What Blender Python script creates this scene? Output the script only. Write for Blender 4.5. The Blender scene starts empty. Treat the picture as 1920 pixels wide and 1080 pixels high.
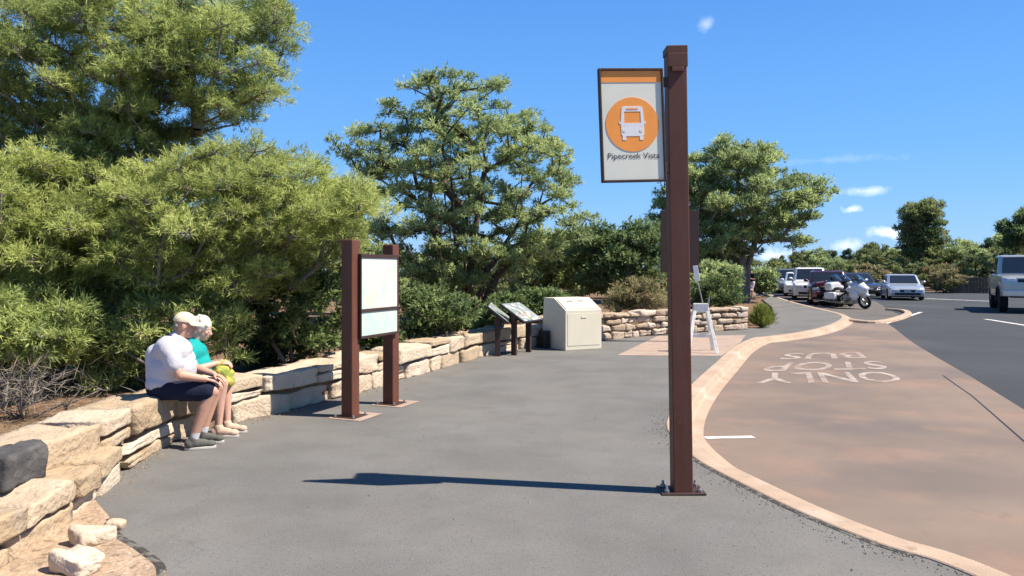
import bpy, bmesh, math, random
import numpy as np
from mathutils import Vector, Matrix, noise
R = math.radians
S = bpy.context.scene
COL = S.collection
# ---------------------------------------------------------------- camera, sky, sun, exposure
CAMH, F, HZ = 1.6, 1400.0, 506.0
cam = bpy.data.objects.new('camera', bpy.data.cameras.new('camera'))
COL.objects.link(cam)
cam.location = (0, 0, CAMH); cam.rotation_euler = (R(90), 0, 0)
cam.data.sensor_width = 36; cam.data.lens = 36 * F / 1920
cam.data.shift_y = -(540 - HZ) / 1920
cam.data.clip_start = .05; cam.data.clip_end = 3000
S.camera = cam
SUN_EL, SUN_AZ = R(53.5), math.atan2(.983, -.18)
W = bpy.data.worlds.new('World'); S.world = W; W.use_nodes = True
nt = W.node_tree; nt.nodes.clear()
wo = nt.nodes.new('ShaderNodeOutputWorld'); bg = nt.nodes.new('ShaderNodeBackground')
sky = nt.nodes.new('ShaderNodeTexSky'); sky.sky_type = 'NISHITA'; sky.sun_disc = False
sky.sun_elevation = SUN_EL; sky.sun_rotation = SUN_AZ
sky.altitude = 2200; sky.air_density = 1.15; sky.dust_density = .4; sky.ozone_density = 3.2
bg.inputs[1].default_value = .15
def N(t, typ, **kw):
    n = t.nodes.new(typ)
    for k, v in kw.items(): setattr(n, k, v)
    return n
def vmath(t, op, a, b=None):
    n = N(t, 'ShaderNodeVectorMath', operation=op)
    for i, v in enumerate((a, b)):
        if v is None: continue
        if hasattr(v, 'links'): t.links.new(v, n.inputs[i])
        else: n.inputs[i].default_value = v
    return n.outputs['Value'] if op in ('LENGTH', 'DOT_PRODUCT', 'DISTANCE') else n.outputs[0]
def smath(t, op, a, b=None, clamp=False):
    n = N(t, 'ShaderNodeMath', operation=op); n.use_clamp = clamp
    for i, v in enumerate((a, b)):
        if v is None: continue
        if hasattr(v, 'links'): t.links.new(v, n.inputs[i])
        else: n.inputs[i].default_value = v
    return n.outputs[0]
# small fair-weather clouds low in the sky, by direction
tc = N(nt, 'ShaderNodeTexCoord')
nz = N(nt, 'ShaderNodeTexNoise'); nz.inputs['Scale'].default_value = 30; nz.inputs['Detail'].default_value = 6; nz.inputs['Roughness'].default_value = .62
nt.links.new(tc.outputs['Generated'], nz.inputs['Vector'])
dirn = vmath(nt, 'NORMALIZE', tc.outputs['Generated'])
tot = None
for (px, py, rx, rz, am) in ((1325, 46, 15, 14, .5), (1625, 358, 62, 9, .6), (1597, 392, 26, 12, 1.0), (1665, 436, 30, 13, .9), (1580, 462, 40, 12, .7),
                             (1450, 480, 40, 18, .9), (420, 500, 200, 60, .7), (1000, 475, 80, 30, .8), (1560, 300, 120, 10, .35)):
    d = Vector(((px - 960) / F, 1, (HZ - py) / F)).normalized()
    e = vmath(nt, 'SUBTRACT', dirn, tuple(d))
    e = vmath(nt, 'MULTIPLY', e, (F / rx, F / rx, F / rz))
    l = vmath(nt, 'LENGTH', e)
    m = smath(nt, 'SUBTRACT', 1.0, l)
    m = smath(nt, 'ADD', m, smath(nt, 'MULTIPLY', smath(nt, 'SUBTRACT', nz.outputs[0], .52), 3.0))
    m = smath(nt, 'MULTIPLY', m, am * 1.3, clamp=True)
    m = smath(nt, 'MULTIPLY', m, am, clamp=True)
    tot = m if tot is None else smath(nt, 'MAXIMUM', tot, m)
mix = N(nt, 'ShaderNodeMix', data_type='RGBA')
nt.links.new(tot, mix.inputs[0])
hs = N(nt, 'ShaderNodeHueSaturation'); hs.inputs['Saturation'].default_value = 1.38; hs.inputs['Value'].default_value = .92
nt.links.new(sky.outputs[0], hs.inputs['Color'])
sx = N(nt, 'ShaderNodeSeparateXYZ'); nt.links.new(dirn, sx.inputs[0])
gr = N(nt, 'ShaderNodeValToRGB'); nt.links.new(sx.outputs[2], gr.inputs[0])          # deep clear blue of high altitude air; unseen zenith darkened to cut fill light
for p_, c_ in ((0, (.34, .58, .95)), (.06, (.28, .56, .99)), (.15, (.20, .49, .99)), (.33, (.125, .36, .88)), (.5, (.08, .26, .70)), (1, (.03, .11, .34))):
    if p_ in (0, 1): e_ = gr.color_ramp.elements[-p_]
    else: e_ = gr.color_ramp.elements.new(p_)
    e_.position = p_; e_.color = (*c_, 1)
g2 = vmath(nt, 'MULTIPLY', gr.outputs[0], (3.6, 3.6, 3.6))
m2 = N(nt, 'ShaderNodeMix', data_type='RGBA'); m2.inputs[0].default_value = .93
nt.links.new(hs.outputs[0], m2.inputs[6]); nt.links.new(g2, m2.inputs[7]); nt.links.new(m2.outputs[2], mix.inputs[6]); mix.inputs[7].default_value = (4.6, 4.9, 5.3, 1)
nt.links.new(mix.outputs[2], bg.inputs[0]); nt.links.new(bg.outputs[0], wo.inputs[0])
sl = bpy.data.lights.new('sun', 'SUN'); sl.energy = 5.0; sl.angle = R(.5); sl.color = (1, .91, .78)
so = bpy.data.objects.new('sun', sl); COL.objects.link(so)
SD = Vector((.983 * math.cos(SUN_EL), -.18 * math.cos(SUN_EL), math.sin(SUN_EL)))
so.rotation_euler = SD.to_track_quat('Z', 'Y').to_euler()
S.view_settings.view_transform = 'Standard'; S.view_settings.look = 'None'
S.view_settings.exposure = .93; S.view_settings.gamma = 1
# ---------------------------------------------------------------- helpers
ZR = -.10                                   # level of the road and the bay below the path
def G(x, y, z=0.0):                         # ground point seen at a pixel of the 1920 x 1080 photo
    Y = (CAMH - z) * F / (y - HZ)
    return Vector(((x - 960) / F * Y, Y, z))
def P(x, y, Y):                             # point at depth Y
    return Vector(((x - 960) / F * Y, Y, CAMH + (HZ - y) / F * Y))
def tag(o, label=None, cat=None, group=None, kind=None):
    if label: o['label'] = label
    if cat: o['category'] = cat
    if group: o['group'] = group
    if kind: o['kind'] = kind
    return o
def thing(name, label, cat, loc=(0, 0, 0), rz=0, group=None):
    o = bpy.data.objects.new(name, None); COL.objects.link(o)
    o.location = loc; o.rotation_euler = (0, 0, rz); o.empty_display_size = .2
    return tag(o, label, cat, group)
class MB:
    def __init__(s): s.v = []; s.f = []
    def add(s, vs, fs, M=None):
        b = len(s.v)
        s.v += [tuple(M @ Vector(v)) if M is not None else tuple(v) for v in vs]
        s.f += [tuple(b + i for i in f) for f in fs]
        return s
    def box(s, lo, hi, M=None):
        x0, y0, z0 = lo; x1, y1, z1 = hi
        return s.add([(x0, y0, z0), (x1, y0, z0), (x1, y1, z0), (x0, y1, z0), (x0, y0, z1), (x1, y0, z1), (x1, y1, z1), (x0, y1, z1)],
                     [(0, 3, 2, 1), (4, 5, 6, 7), (0, 1, 5, 4), (1, 2, 6, 5), (2, 3, 7, 6), (3, 0, 4, 7)], M)
    def bar(s, a, b, w, h, up=(0, 0, 1)):
        a, b = Vector(a), Vector(b); d = b - a; L = d.length; d.normalize()
        u = Vector(up); sd = d.cross(u)
        if sd.length < 1e-4: sd = d.cross(Vector((1, 0, 0)))
        sd.normalize(); u = sd.cross(d)
        M = Matrix(((d.x, sd.x, u.x, a.x), (d.y, sd.y, u.y, a.y), (d.z, sd.z, u.z, a.z), (0, 0, 0, 1)))
        return s.box((0, -w / 2, -h / 2), (L, w / 2, h / 2), M)
    def tube(s, pts, rad, seg=8, cap=True, closed=False):
        pts = [Vector(p) for p in pts]; n = len(pts)
        if not hasattr(rad, '__len__'): rad = [rad] * n
        vs = []; fs = []; pu = None
        for i, p in enumerate(pts):
            if closed: d = pts[(i + 1) % n] - pts[i - 1]
            else: d = pts[min(i + 1, n - 1)] - pts[max(i - 1, 0)]
            d.normalize()
            if pu is None:
                pu = d.orthogonal().normalized()
            pu = (pu - d * pu.dot(d))
            if pu.length < 1e-6: pu = d.orthogonal()
            pu.normalize(); w = d.cross(pu)
            for k in range(seg):
                a = 2 * math.pi * k / seg
                vs.append(p + (pu * math.cos(a) + w * math.sin(a)) * rad[i])
        for i in range(n if closed else n - 1):
            j = (i + 1) % n
            for k in range(seg):
                l = (k + 1) % seg
                fs.append((i * seg + k, i * seg + l, j * seg + l, j * seg + k))
        if cap and not closed:
            fs.append(tuple(range(seg))[::-1]); fs.append(tuple((n - 1) * seg + k for k in range(seg)))
        return s.add(vs, fs)
    def prism(s, poly, y0, y1, M=None):       # polygon in x,z extruded along y
        n = len(poly)
        vs = [(p[0], y0, p[1]) for p in poly] + [(p[0], y1, p[1]) for p in poly]
        fs = [tuple(range(n)), tuple(range(2 * n - 1, n - 1, -1))]
        fs += [(i, n + i, n + (i + 1) % n, (i + 1) % n) for i in range(n)]
        return s.add(vs, fs, M)
    def ell(s, c, r, seg=16, rings=10, M=None):
        c = Vector(c); r = r if hasattr(r, '__len__') else (r, r, r)
        vs = [(0, 0, -1)]; fs = []
        for i in range(1, rings):
            t = math.pi * i / rings - math.pi / 2
            for k in range(seg):
                a = 2 * math.pi * k / seg
                vs.append((math.cos(t) * math.cos(a), math.cos(t) * math.sin(a), math.sin(t)))
        vs.append((0, 0, 1)); top = len(vs) - 1
        for k in range(seg):
            fs.append((0, 1 + (k + 1) % seg, 1 + k))
            fs.append((top, 1 + (rings - 2) * seg + k, 1 + (rings - 2) * seg + (k + 1) % seg))
        for i in range(rings - 2):
            for k in range(seg):
                a, b = 1 + i * seg + k, 1 + i * seg + (k + 1) % seg
                fs.append((a, b, b + seg, a + seg))
        vs = [Vector((v[0] * r[0], v[1] * r[1], v[2] * r[2])) for v in vs]
        if M is not None: vs = [M @ v for v in vs]
        return s.add([v + c for v in vs], fs)
    def cap(s, a, b, ra, rb, seg=14):
        s.ell(a, ra, seg, 10); s.ell(b, rb, seg, 10)
        return s.tube([a, b], [ra, rb], seg)
    def poly(s, pts):
        return s.add(pts, [tuple(range(len(pts)))])
    def build(s, name, mat, parent=None, bevel=0, smooth=False, seg=2):
        me = bpy.data.meshes.new(name); me.from_pydata(s.v, [], s.f); me.update()
        bm = bmesh.new(); bm.from_mesh(me); bmesh.ops.recalc_face_normals(bm, faces=bm.faces); bm.to_mesh(me); bm.free()
        o = bpy.data.objects.new(name, me); COL.objects.link(o)
        if mat: me.materials.append(mat)
        if parent: o.parent = parent
        if smooth:
            for p in me.polygons: p.use_smooth = True
        if bevel:
            m = o.modifiers.new('bevel', 'BEVEL'); m.width = bevel; m.segments = seg; m.limit_method = 'ANGLE'; m.angle_limit = R(32)
        return o
def copy_tree(o, parent=None):
    c = o.copy(); COL.objects.link(c); c.parent = parent
    for ch in list(o.children): copy_tree(ch, c)
    return c
# ---------------------------------------------------------------- materials
def mat(name, col, rough=.6, var=.12, scale=6, bump=0, bscale=40, metal=0, spec=.4, col2=None, trans=0, coat=0, detail=5):
    m = bpy.data.materials.new(name); m.use_nodes = True; t = m.node_tree
    b = t.nodes['Principled BSDF']
    b.inputs['Roughness'].default_value = rough; b.inputs['Metallic'].default_value = metal
    b.inputs['Specular IOR Level'].default_value = spec; b.inputs['Coat Weight'].default_value = coat
    tc = N(t, 'ShaderNodeTexCoord'); nz = N(t, 'ShaderNodeTexNoise')
    nz.inputs['Scale'].default_value = scale; nz.inputs['Detail'].default_value = detail; nz.inputs['Roughness'].default_value = .6
    t.links.new(tc.outputs['Object'], nz.inputs['Vector'])
    rp = N(t, 'ShaderNodeValToRGB')
    c2 = col2 or tuple(c * (1 + var) for c in col); c1 = col if col2 else tuple(c * (1 - var) for c in col)
    rp.color_ramp.elements[0].position = .32; rp.color_ramp.elements[1].position = .68
    rp.color_ramp.elements[0].color = (*c1, 1); rp.color_ramp.elements[1].color = (*c2, 1)
    t.links.new(nz.outputs[0], rp.inputs[0]); t.links.new(rp.outputs[0], b.inputs['Base Color'])
    if bump:
        n2 = N(t, 'ShaderNodeTexNoise'); n2.inputs['Scale'].default_value = bscale; n2.inputs['Detail'].default_value = 6
        t.links.new(tc.outputs['Object'], n2.inputs['Vector'])
        bp = N(t, 'ShaderNodeBump'); bp.inputs['Strength'].default_value = bump; bp.inputs['Distance'].default_value = .02
        t.links.new(n2.outputs[0], bp.inputs['Height']); t.links.new(bp.outputs[0], b.inputs['Normal'])
    m['ramp'] = rp.name
    return m
def layer(m, scale, lo, hi, col, fac, detail=4, kind='NOISE', dims=None):
    """mix a further patchy colour into a material (stains, chips, grains)"""
    t = m.node_tree; b = t.nodes['Principled BSDF']
    src = b.inputs['Base Color'].links[0].from_socket
    tc = N(t, 'ShaderNodeTexCoord')
    vec = tc.outputs['Object']
    if dims: vec = vmath(t, 'MULTIPLY', vec, dims)
    if kind == 'NOISE':
        nz = N(t, 'ShaderNodeTexNoise'); nz.inputs['Detail'].default_value = detail; out = nz.outputs[0]
    else:
        nz = N(t, 'ShaderNodeTexVoronoi'); out = nz.outputs['Distance']
    nz.inputs['Scale'].default_value = scale
    t.links.new(vec, nz.inputs['Vector'])
    mr = N(t, 'ShaderNodeMapRange'); mr.inputs[1].default_value = lo; mr.inputs[2].default_value = hi; mr.inputs[4].default_value = fac
    t.links.new(out, mr.inputs[0])
    mx = N(t, 'ShaderNodeMix', data_type='RGBA'); t.links.new(mr.outputs[0], mx.inputs[0])
    t.links.new(src, mx.inputs[6]); mx.inputs[7].default_value = (*col, 1)
    t.links.new(mx.outputs[2], b.inputs['Base Color'])
    return m
def foliage(name, dark, light, tl=.35, dry=None):
    m = bpy.data.materials.new(name); m.use_nodes = True; t = m.node_tree
    b = t.nodes['Principled BSDF']; b.inputs['Roughness'].default_value = .55; b.inputs['Specular IOR Level'].default_value = .25
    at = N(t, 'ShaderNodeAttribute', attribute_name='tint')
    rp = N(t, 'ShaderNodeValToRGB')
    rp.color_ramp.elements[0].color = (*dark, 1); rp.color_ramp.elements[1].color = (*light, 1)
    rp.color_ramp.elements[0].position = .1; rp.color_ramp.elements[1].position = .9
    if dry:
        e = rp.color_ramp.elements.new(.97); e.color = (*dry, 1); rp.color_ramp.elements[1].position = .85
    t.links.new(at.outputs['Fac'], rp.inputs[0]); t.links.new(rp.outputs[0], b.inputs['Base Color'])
    tr = N(t, 'ShaderNodeBsdfTranslucent'); t.links.new(rp.outputs[0], tr.inputs[0])
    mx = N(t, 'ShaderNodeMixShader'); mx.inputs[0].default_value = tl
    t.links.new(b.outputs[0], mx.inputs[1]); t.links.new(tr.outputs[0], mx.inputs[2])
    t.links.new(mx.outputs[0], t.nodes['Material Output'].inputs[0])
    return m
M = {}
M['asphalt_path'] = layer(layer(layer(mat('path_asphalt', (.138, .135, .129), .93, .15, .9, .35, 120, spec=.2), .8, .45, .75, (.19, .175, .155), .6), 170, .56, .70, (.30, .28, .25), .55, 2), 150, .60, .72, (.05, .05, .05), .5, 2)
def cracks(m, scale, w, col, fac):
    t = m.node_tree; b = t.nodes['Principled BSDF']; src = b.inputs['Base Color'].links[0].from_socket
    tc = N(t, 'ShaderNodeTexCoord'); nz = N(t, 'ShaderNodeTexNoise'); nz.inputs['Scale'].default_value = 1.6; nz.inputs['Detail'].default_value = 6
    t.links.new(tc.outputs['Object'], nz.inputs['Vector'])
    v = vmath(t, 'ADD', tc.outputs['Object'], vmath(t, 'MULTIPLY', nz.outputs[1], (.9, .9, 0)))
    vo = N(t, 'ShaderNodeTexVoronoi', feature='DISTANCE_TO_EDGE'); vo.inputs['Scale'].default_value = scale; t.links.new(v, vo.inputs['Vector'])
    mr = N(t, 'ShaderNodeMapRange'); mr.inputs[1].default_value = 0; mr.inputs[2].default_value = w; mr.inputs[3].default_value = fac; mr.inputs[4].default_value = 0
    t.links.new(vo.outputs['Distance'], mr.inputs[0])
    n2 = N(t, 'ShaderNodeTexNoise'); n2.inputs['Scale'].default_value = .7; t.links.new(tc.outputs['Object'], n2.inputs['Vector'])
    k = smath(t, 'MULTIPLY', mr.outputs[0], smath(t, 'GREATER_THAN', n2.outputs[0], .50))
    mx = N(t, 'ShaderNodeMix', data_type='RGBA'); t.links.new(k, mx.inputs[0]); t.links.new(src, mx.inputs[6]); mx.inputs[7].default_value = (*col, 1)
    t.links.new(mx.outputs[2], b.inputs['Base Color']); return m
layer(M['asphalt_path'], 2.6, .50, .72, (.125, .118, .108), .55, 6); layer(M['asphalt_path'], 40, .55, .72, (.09, .085, .08), .5, 3)
cracks(M['asphalt_path'], .42, .005, (.09, .085, .08), .28)
M['asphalt_road'] = layer(layer(mat('road_asphalt', (.043, .047, .052), .9, .12, .35, .4, 120, spec=.25), 140, .58, .72, (.16, .16, .165), .5, 2), .25, .5, .8, (.085, .086, .09), .6, dims=(1, .3, 1))
M['lane'] = layer(mat('lane_asphalt', (.115, .105, .098), .9, .15, .6, .3, 120, spec=.2), .5, .5, .7, (.17, .13, .10), .7)
M['bay'] = layer(layer(layer(layer(layer(mat('bay_concrete', (.196, .148, .118), .85, .10, .9, .2, 160, spec=.2), .38, .46, .66, (.125, .106, .098), .85, 6), 1.1, .52, .74, (.262, .168, .122), .8, 6), 5, .60, .74, (.17, .125, .10), .6, 5), 120, .62, .75, (.36, .30, .26), .4, 2), 130, .64, .74, (.10, .08, .07), .5, 2)
M['kerb'] = layer(layer(mat('kerb_concrete', (.385, .285, .21), .85, .12, 3, .35, 90, spec=.2), 1.3, .55, .75, (.50, .42, .35), .7), 9, .60, .76, (.22, .15, .11), .6)
M['pad'] = layer(mat('pad_concrete', (.34, .255, .205), .85, .12, 3, .25, 90, spec=.2), 8, .6, .8, (.24, .19, .15), .5)
M['paint'] = layer(mat('road_paint', (.37, .315, .275), .8, .12, 8, .2, 90), 5, .38, .60, (.225, .165, .132), .95, 6)
M['paint2'] = layer(mat('line_paint', (.62, .60, .57), .8, .1, 8, .2, 90), 6, .55, .68, (.16, .15, .14), .7, 3)
M['joint'] = layer(mat('open_joint', (.045, .04, .035), .95, .3, 20, .5, 60), 14, .5, .6, (.15, .14, .12), .9)
M['grit'] = mat('grit', (.20, .19, .17), .9, .5, 40); M['grit_tan'] = mat('sandy_grit', (.22, .165, .115), .95, .5, 30)
M['soil'] = layer(layer(layer(mat('soil', (.17, .105, .065), .95, .3, 2.2, .8, 30, spec=.1), 9, .52, .66, (.30, .22, .15), .7), 26, .58, .66, (.06, .045, .03), .8, 3), .6, .5, .7, (.11, .10, .05), .6)
M['rubble_soil'] = layer(layer(mat('rubble_soil', (.36, .26, .18), .95, .2, 5, .8, 40, spec=.1), 14, .55, .66, (.14, .10, .07), .8), 30, .55, .7, (.50, .42, .33), .7)
def stone_mat(name, a, b):
    m = mat(name, a, .92, 0, 4, 1.0, 26, spec=.12, col2=b)
    t = m.node_tree; bs = t.nodes['Principled BSDF']
    src = bs.inputs['Base Color'].links[0].from_socket
    at = N(t, 'ShaderNodeAttribute', attribute_name='tint')
    hs = N(t, 'ShaderNodeHueSaturation'); t.links.new(src, hs.inputs['Color'])
    mr = N(t, 'ShaderNodeMapRange'); mr.inputs[3].default_value = .74; mr.inputs[4].default_value = 1.16
    t.links.new(at.outputs['Fac'], mr.inputs[0]); t.links.new(mr.outputs[0], hs.inputs['Value'])
    m2 = N(t, 'ShaderNodeMapRange'); m2.inputs[3].default_value = 1.15; m2.inputs[4].default_value = .75
    t.links.new(at.outputs['Fac'], m2.inputs[0]); t.links.new(m2.outputs[0], hs.inputs['Saturation'])
    t.links.new(hs.outputs[0], bs.inputs['Base Color'])
    layer(m, 2.4, .58, .78, (.45, .29, .19), .5, 5)
    layer(m, 16, .62, .74, (.16, .12, .09), .6, 4)
    layer(m, 5, .60, .74, (.30, .27, .23), .55, 5)
    return m
M['stone'] = stone_mat('sandstone', (.45, .34, .232), (.52, .42, .305))
M['stone_far'] = stone_mat('sandstone_far', (.40, .305, .23), (.46, .375, .285))
M['darkstone'] = layer(mat('dark_stone', (.075, .073, .074), .9, .4, 4, 1.0, 16, spec=.12), 7, .55, .7, (.16, .14, .12), .7)
M['mortar'] = mat('mortar', (.17, .12, .08), .95, .3, 12, .5, 60, spec=.1)
M['brown'] = layer(layer(mat('brown_paint', (.112, .040, .023), .55, .14, 3, .03, 90, spec=.35), 3, .5, .8, (.125, .062, .05), .6, dims=(6, 6, .6)), 30, .66, .74, (.19, .12, .10), .5)
M['brown_dark'] = mat('dark_brown_paint', (.045, .022, .018), .6, .15, 5, .1, 60)
M['steel'] = layer(mat('steel', (.42, .41, .39), .45, .15, 10, metal=.8), 20, .55, .7, (.2, .12, .07), .6)
M['signface'] = layer(mat('sign_face', (.74, .715, .59), .42, .05, 3), 2.5, .5, .75, (.66, .655, .60), .6)
M['orange'] = mat('sign_orange', (.90, .32, .06), .45, .06, 5)
M['white'] = mat('white_paint', (.76, .74, .72), .45, .05, 6)
M['text'] = mat('sign_text', (.03, .03, .03), .5, .1, 6)
M['black'] = mat('black_paint', (.018, .016, .016), .5, .2, 8)
M['board'] = layer(layer(layer(mat('map_board', (.56, .58, .52), .5, .04, 3), 2.6, .44, .60, (.40, .58, .49), .85, 4), 4.5, .55, .68, (.60, .53, .42), .7, 4), 18, .60, .66, (.40, .44, .42), .5, 3)
M['exhibit'] = layer(layer(layer(mat('exhibit_print', (.22, .26, .25), .35, .2, 5), 7, .5, .56, (.46, .46, .42), .9, 1), 9, .58, .62, (.10, .14, .12), .9, 2), 5, .6, .66, (.35, .25, .16), .8, 2)
M['cream'] = layer(layer(mat('cream_steel', (.60, .555, .435), .5, .04, 2, .05, 30), 2, .6, .8, (.62, .56, .43), .6, dims=(5, 5, .7)), 30, .70, .78, (.35, .27, .18), .4)
M['woodwhite'] = layer(mat('white_wood', (.78, .76, .70), .7, .1, 5, .2, 40), 10, .55, .7, (.36, .31, .26), .6, dims=(3, 3, .8))
M['bark'] = layer(mat('bark', (.085, .066, .052), .95, .3, 7, .9, 18, spec=.1), 12, .52, .68, (.20, .165, .135), .7, dims=(1, 1, .3))
M['bark_grey'] = layer(mat('bark_grey', (.17, .15, .13), .95, .3, 7, .9, 18, spec=.1), 12, .52, .68, (.30, .265, .235), .7, dims=(1, 1, .3))
M['pine_y'] = foliage('pine_needles_bright', (0.185, 0.225, 0.065), (0.560, 0.620, 0.205), .5)
M['pine_d'] = foliage('pine_needles', (0.160, 0.215, 0.070), (0.530, 0.600, 0.210), .5)
M['juniper'] = foliage('juniper_scale', (0.120, 0.180, 0.080), (0.500, 0.580, 0.250), .5)
M['oak'] = foliage('oak_leaf', (0.060, 0.105, 0.045), (0.260, 0.340, 0.135), .45)
M['shrub'] = foliage('shrub_leaf', (0.045, 0.085, 0.030), (0.220, 0.285, 0.100), .40)
M['tanbush'] = foliage('dry_shrub', (0.106, 0.130, 0.046), (0.408, 0.347, 0.179), .3, (.34, .24, .14))
M['broom'] = foliage('broom_stems', (0.115, 0.170, 0.030), (0.400, 0.421, 0.106), .3)
M['deadtwig'] = foliage('dead_twigs', (0.050, 0.042, 0.034), (0.190, 0.160, 0.125), .05)
M['farwood'] = foliage('far_leaf', (0.062, 0.110, 0.050), (0.320, 0.345, 0.135), .45)
M['farblue'] = foliage('far_conifer', (0.048, 0.105, 0.074), (0.184, 0.262, 0.144), .42)
# ---------------------------------------------------------------- ground, path, road, kerbs
def smooth(pts, n=6, closed=False):
    pts = [Vector(p) for p in pts]; out = []; m = len(pts)
    for i in range(m if closed else m - 1):
        if closed: a, b, c, d = pts[i - 1], pts[i], pts[(i + 1) % m], pts[(i + 2) % m]
        else: a, b, c, d = pts[max(i - 1, 0)], pts[i], pts[i + 1], pts[min(i + 2, m - 1)]
        for k in range(n):
            t = k / n
            out.append(.5 * ((2 * b) + (c - a) * t + (2 * a - 5 * b + 4 * c - d) * t * t + (3 * b - a - 3 * c + d) * t ** 3))
    if not closed: out.append(pts[-1])
    return out
def sheet(name, pts, z, m, skirt=None):
    mb = MB()
    mb.poly([(p[0], p[1], z) for p in pts])
    if skirt is not None:
        n = len(pts)
        mb.v += [(p[0], p[1], skirt) for p in pts]
        mb.f += [(i, (i + 1) % n, n + (i + 1) % n, n + i) for i in range(n)]
    return tag(mb.build(name, m), kind='structure')
WL = [Vector(p) for p in ((-4.9, 2.2, 0), (-3.95, 3.4, 0), (-3.30, 4.5, 0), (-3.04, 5.4, 0), (-3.12, 6.7, 0), (-2.86, 7.9, 0), (-2.60, 8.35, 0), (-2.27, 9.0, 0), (-1.32, 11.55, 0), (-.40, 14.1, 0), (.7, 15.7, 0), (2.03, 16.9, 0), (3.64, 18.3, 0), (6.29, 20.0, 0))]
WLs = smooth(WL, 8)
K1 = [Vector((3.4, .2, 0)), Vector((2.75, 2.4, 0))] + [G(*p) for p in ((1827, 1080), (1648, 1019), (1506, 962), (1404, 913), (1318, 868), (1280, 838), (1255, 808), (1254, 786), (1272, 752), (1303, 717), (1343, 681), (1379, 650), (1412, 634.5), (1440, 631), (1506, 622), (1555, 609.5), (1578, 597), (1573, 590), (1548, 583), (1506, 573), (1467, 562))] + [Vector((18.5, 56, 0))]
K1s = smooth(K1, 6)
PF = [G(1444, 556), G(1430, 562), G(1447, 575), G(1452, 592), G(1436, 612)]
inner = [p + Vector((-.2, .1, 0)) for p in WLs]
path_poly = [Vector((-6.5, -4, 0)), Vector((3.6, -4, 0))] + K1s + PF + inner[::-1]
sheet('path', path_poly, 0, M['asphalt_path'], -.2)
# kerb: flat top then rolled face down to the bay
def ribbon(name, line, prof, m, closed=False):
    mb = MB(); n = len(line); k = len(prof)
    for i, p in enumerate(line):
        a = line[i - 1] if (i or closed) else line[0]; b = line[(i + 1) % n] if (i < n - 1 or closed) else line[-1]
        d = (b - a); d.z = 0; d.normalize(); r = Vector((d.y, -d.x, 0))
        mb.v += [tuple(p + r * o + Vector((0, 0, z))) for o, z in prof]
    for i in range(n if closed else n - 1):
        j = (i + 1) % n
        mb.f += [(i * k + q, i * k + q + 1, j * k + q + 1, j * k + q) for q in range(k - 1)]
    return tag(mb.build(name, m, smooth=False), kind='structure')
kp = [(-.02, -.2), (-.015, .006), (-.005, .012), (.17, .008), (.195, -.002), (.222, -.07), (.235, -.084), (.36, -.094), (.37, -.2)]
ribbon('kerb', K1s, kp, M['kerb'])
nose = smooth([G(*p, ZR) for p in ((1584, 601), (1630, 606), (1660, 604), (1688, 597), (1702, 589.5), (1692, 584), (1664, 581.5))], 5)
ribbon('kerb', nose, [(-.12, -.05), (-.12, .05), (-.09, .085), (.08, .085), (.13, .06), (.16, -.05)], M['kerb'])
bay_edge = [Vector((3.0, -2, 0)), G(1920, 768, ZR), G(1820, 706, ZR), G(1760, 672, ZR), G(1711, 642, ZR), G(1675, 614, ZR), G(1660, 604, ZR)]
bay_poly = [Vector((2.8, -2, 0))] + bay_edge[:1] + bay_edge[1:] + [G(1588, 602, ZR)] + [p + Vector((.05, 0, 0)) for p in K1s[::-1] if p.y < 24.5]
sheet('bus_bay', bay_poly, ZR, M['bay'])
sheet('road', [Vector((-6, -8, 0)), Vector((80, -8, 0)), Vector((110, 48, 0)), Vector((62, 56, 0)), Vector((40, 57.5, 0)), Vector((26, 60, 0)), Vector((17.5, 66, 0)), Vector((8, 40, 0)), Vector((5, 20, 0)), Vector((-6, 2, 0))], ZR - .008, M['asphalt_road'])
lane = [G(1600, 603, ZR), G(1660, 604, ZR), G(1694, 594, ZR), G(1672, 583, ZR), Vector((19.5, 40, 0)), Vector((20.5, 57, 0)), Vector((18.2, 57, 0))] + [p + Vector((.1, 0, 0)) for p in K1s[::-1] if p.y > 25]
sheet('parking_lane', lane, ZR - .004, M['lane'])
mb = MB(); mb.box((-1500, -60, -.6), (1500, 2400, -.14))
tag(mb.build('terrain', M['soil']), kind='structure')
# soil behind the wall, a little lumpy and level with the lower courses
def behind(x, y):
    """signed distance behind the wall's front line / the far path's left edge (+ = on the soil side)"""
    best = 1e9; sg = 1
    L = CHAIN
    for a, b in zip(L[:-1], L[1:]):
        ab = b - a; t = max(0, min(1, ((x - a.x) * ab.x + (y - a.y) * ab.y) / (ab.x ** 2 + ab.y ** 2)))
        q = a + ab * t; d = math.hypot(x - q.x, y - q.y)
        if d < best: best = d; sg = 1 if ab.x * (y - a.y) - ab.y * (x - a.x) > 0 else -1
    return best * sg
CHAIN = [Vector((-6.5, -1, 0))] + WL + [G(1436, 612), G(1452, 592), G(1447, 575), G(1430, 562), G(1444, 556), Vector((17.4, 62, 0)), Vector((20, 80, 0))]
def soil_h(x, y):
    d = behind(x, y)
    return .22 * min(1, max(0, (d - .1) / .5)) * (1 if y < 21 else max(.05, 1 - (y - 21) / 8)) + .05 * noise.noise((x * .7, y * .7, 0)) + .03 * noise.noise((x * 2.3, y * 2.3, 5)) + .01
mb = MB(); idx = {}
xs = list(np.arange(-26, 20, .4)); ys = list(np.arange(-1, 66, .4))
def sv(i, j):
    if (i, j) not in idx:
        x, y = xs[i], ys[j]; idx[(i, j)] = len(mb.v); mb.v.append((x, y, soil_h(x, y)))
    return idx[(i, j)]
B = {}
for i, x in enumerate(xs):
    for j, y in enumerate(ys): B[(i, j)] = behind(x, y) > .22
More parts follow.
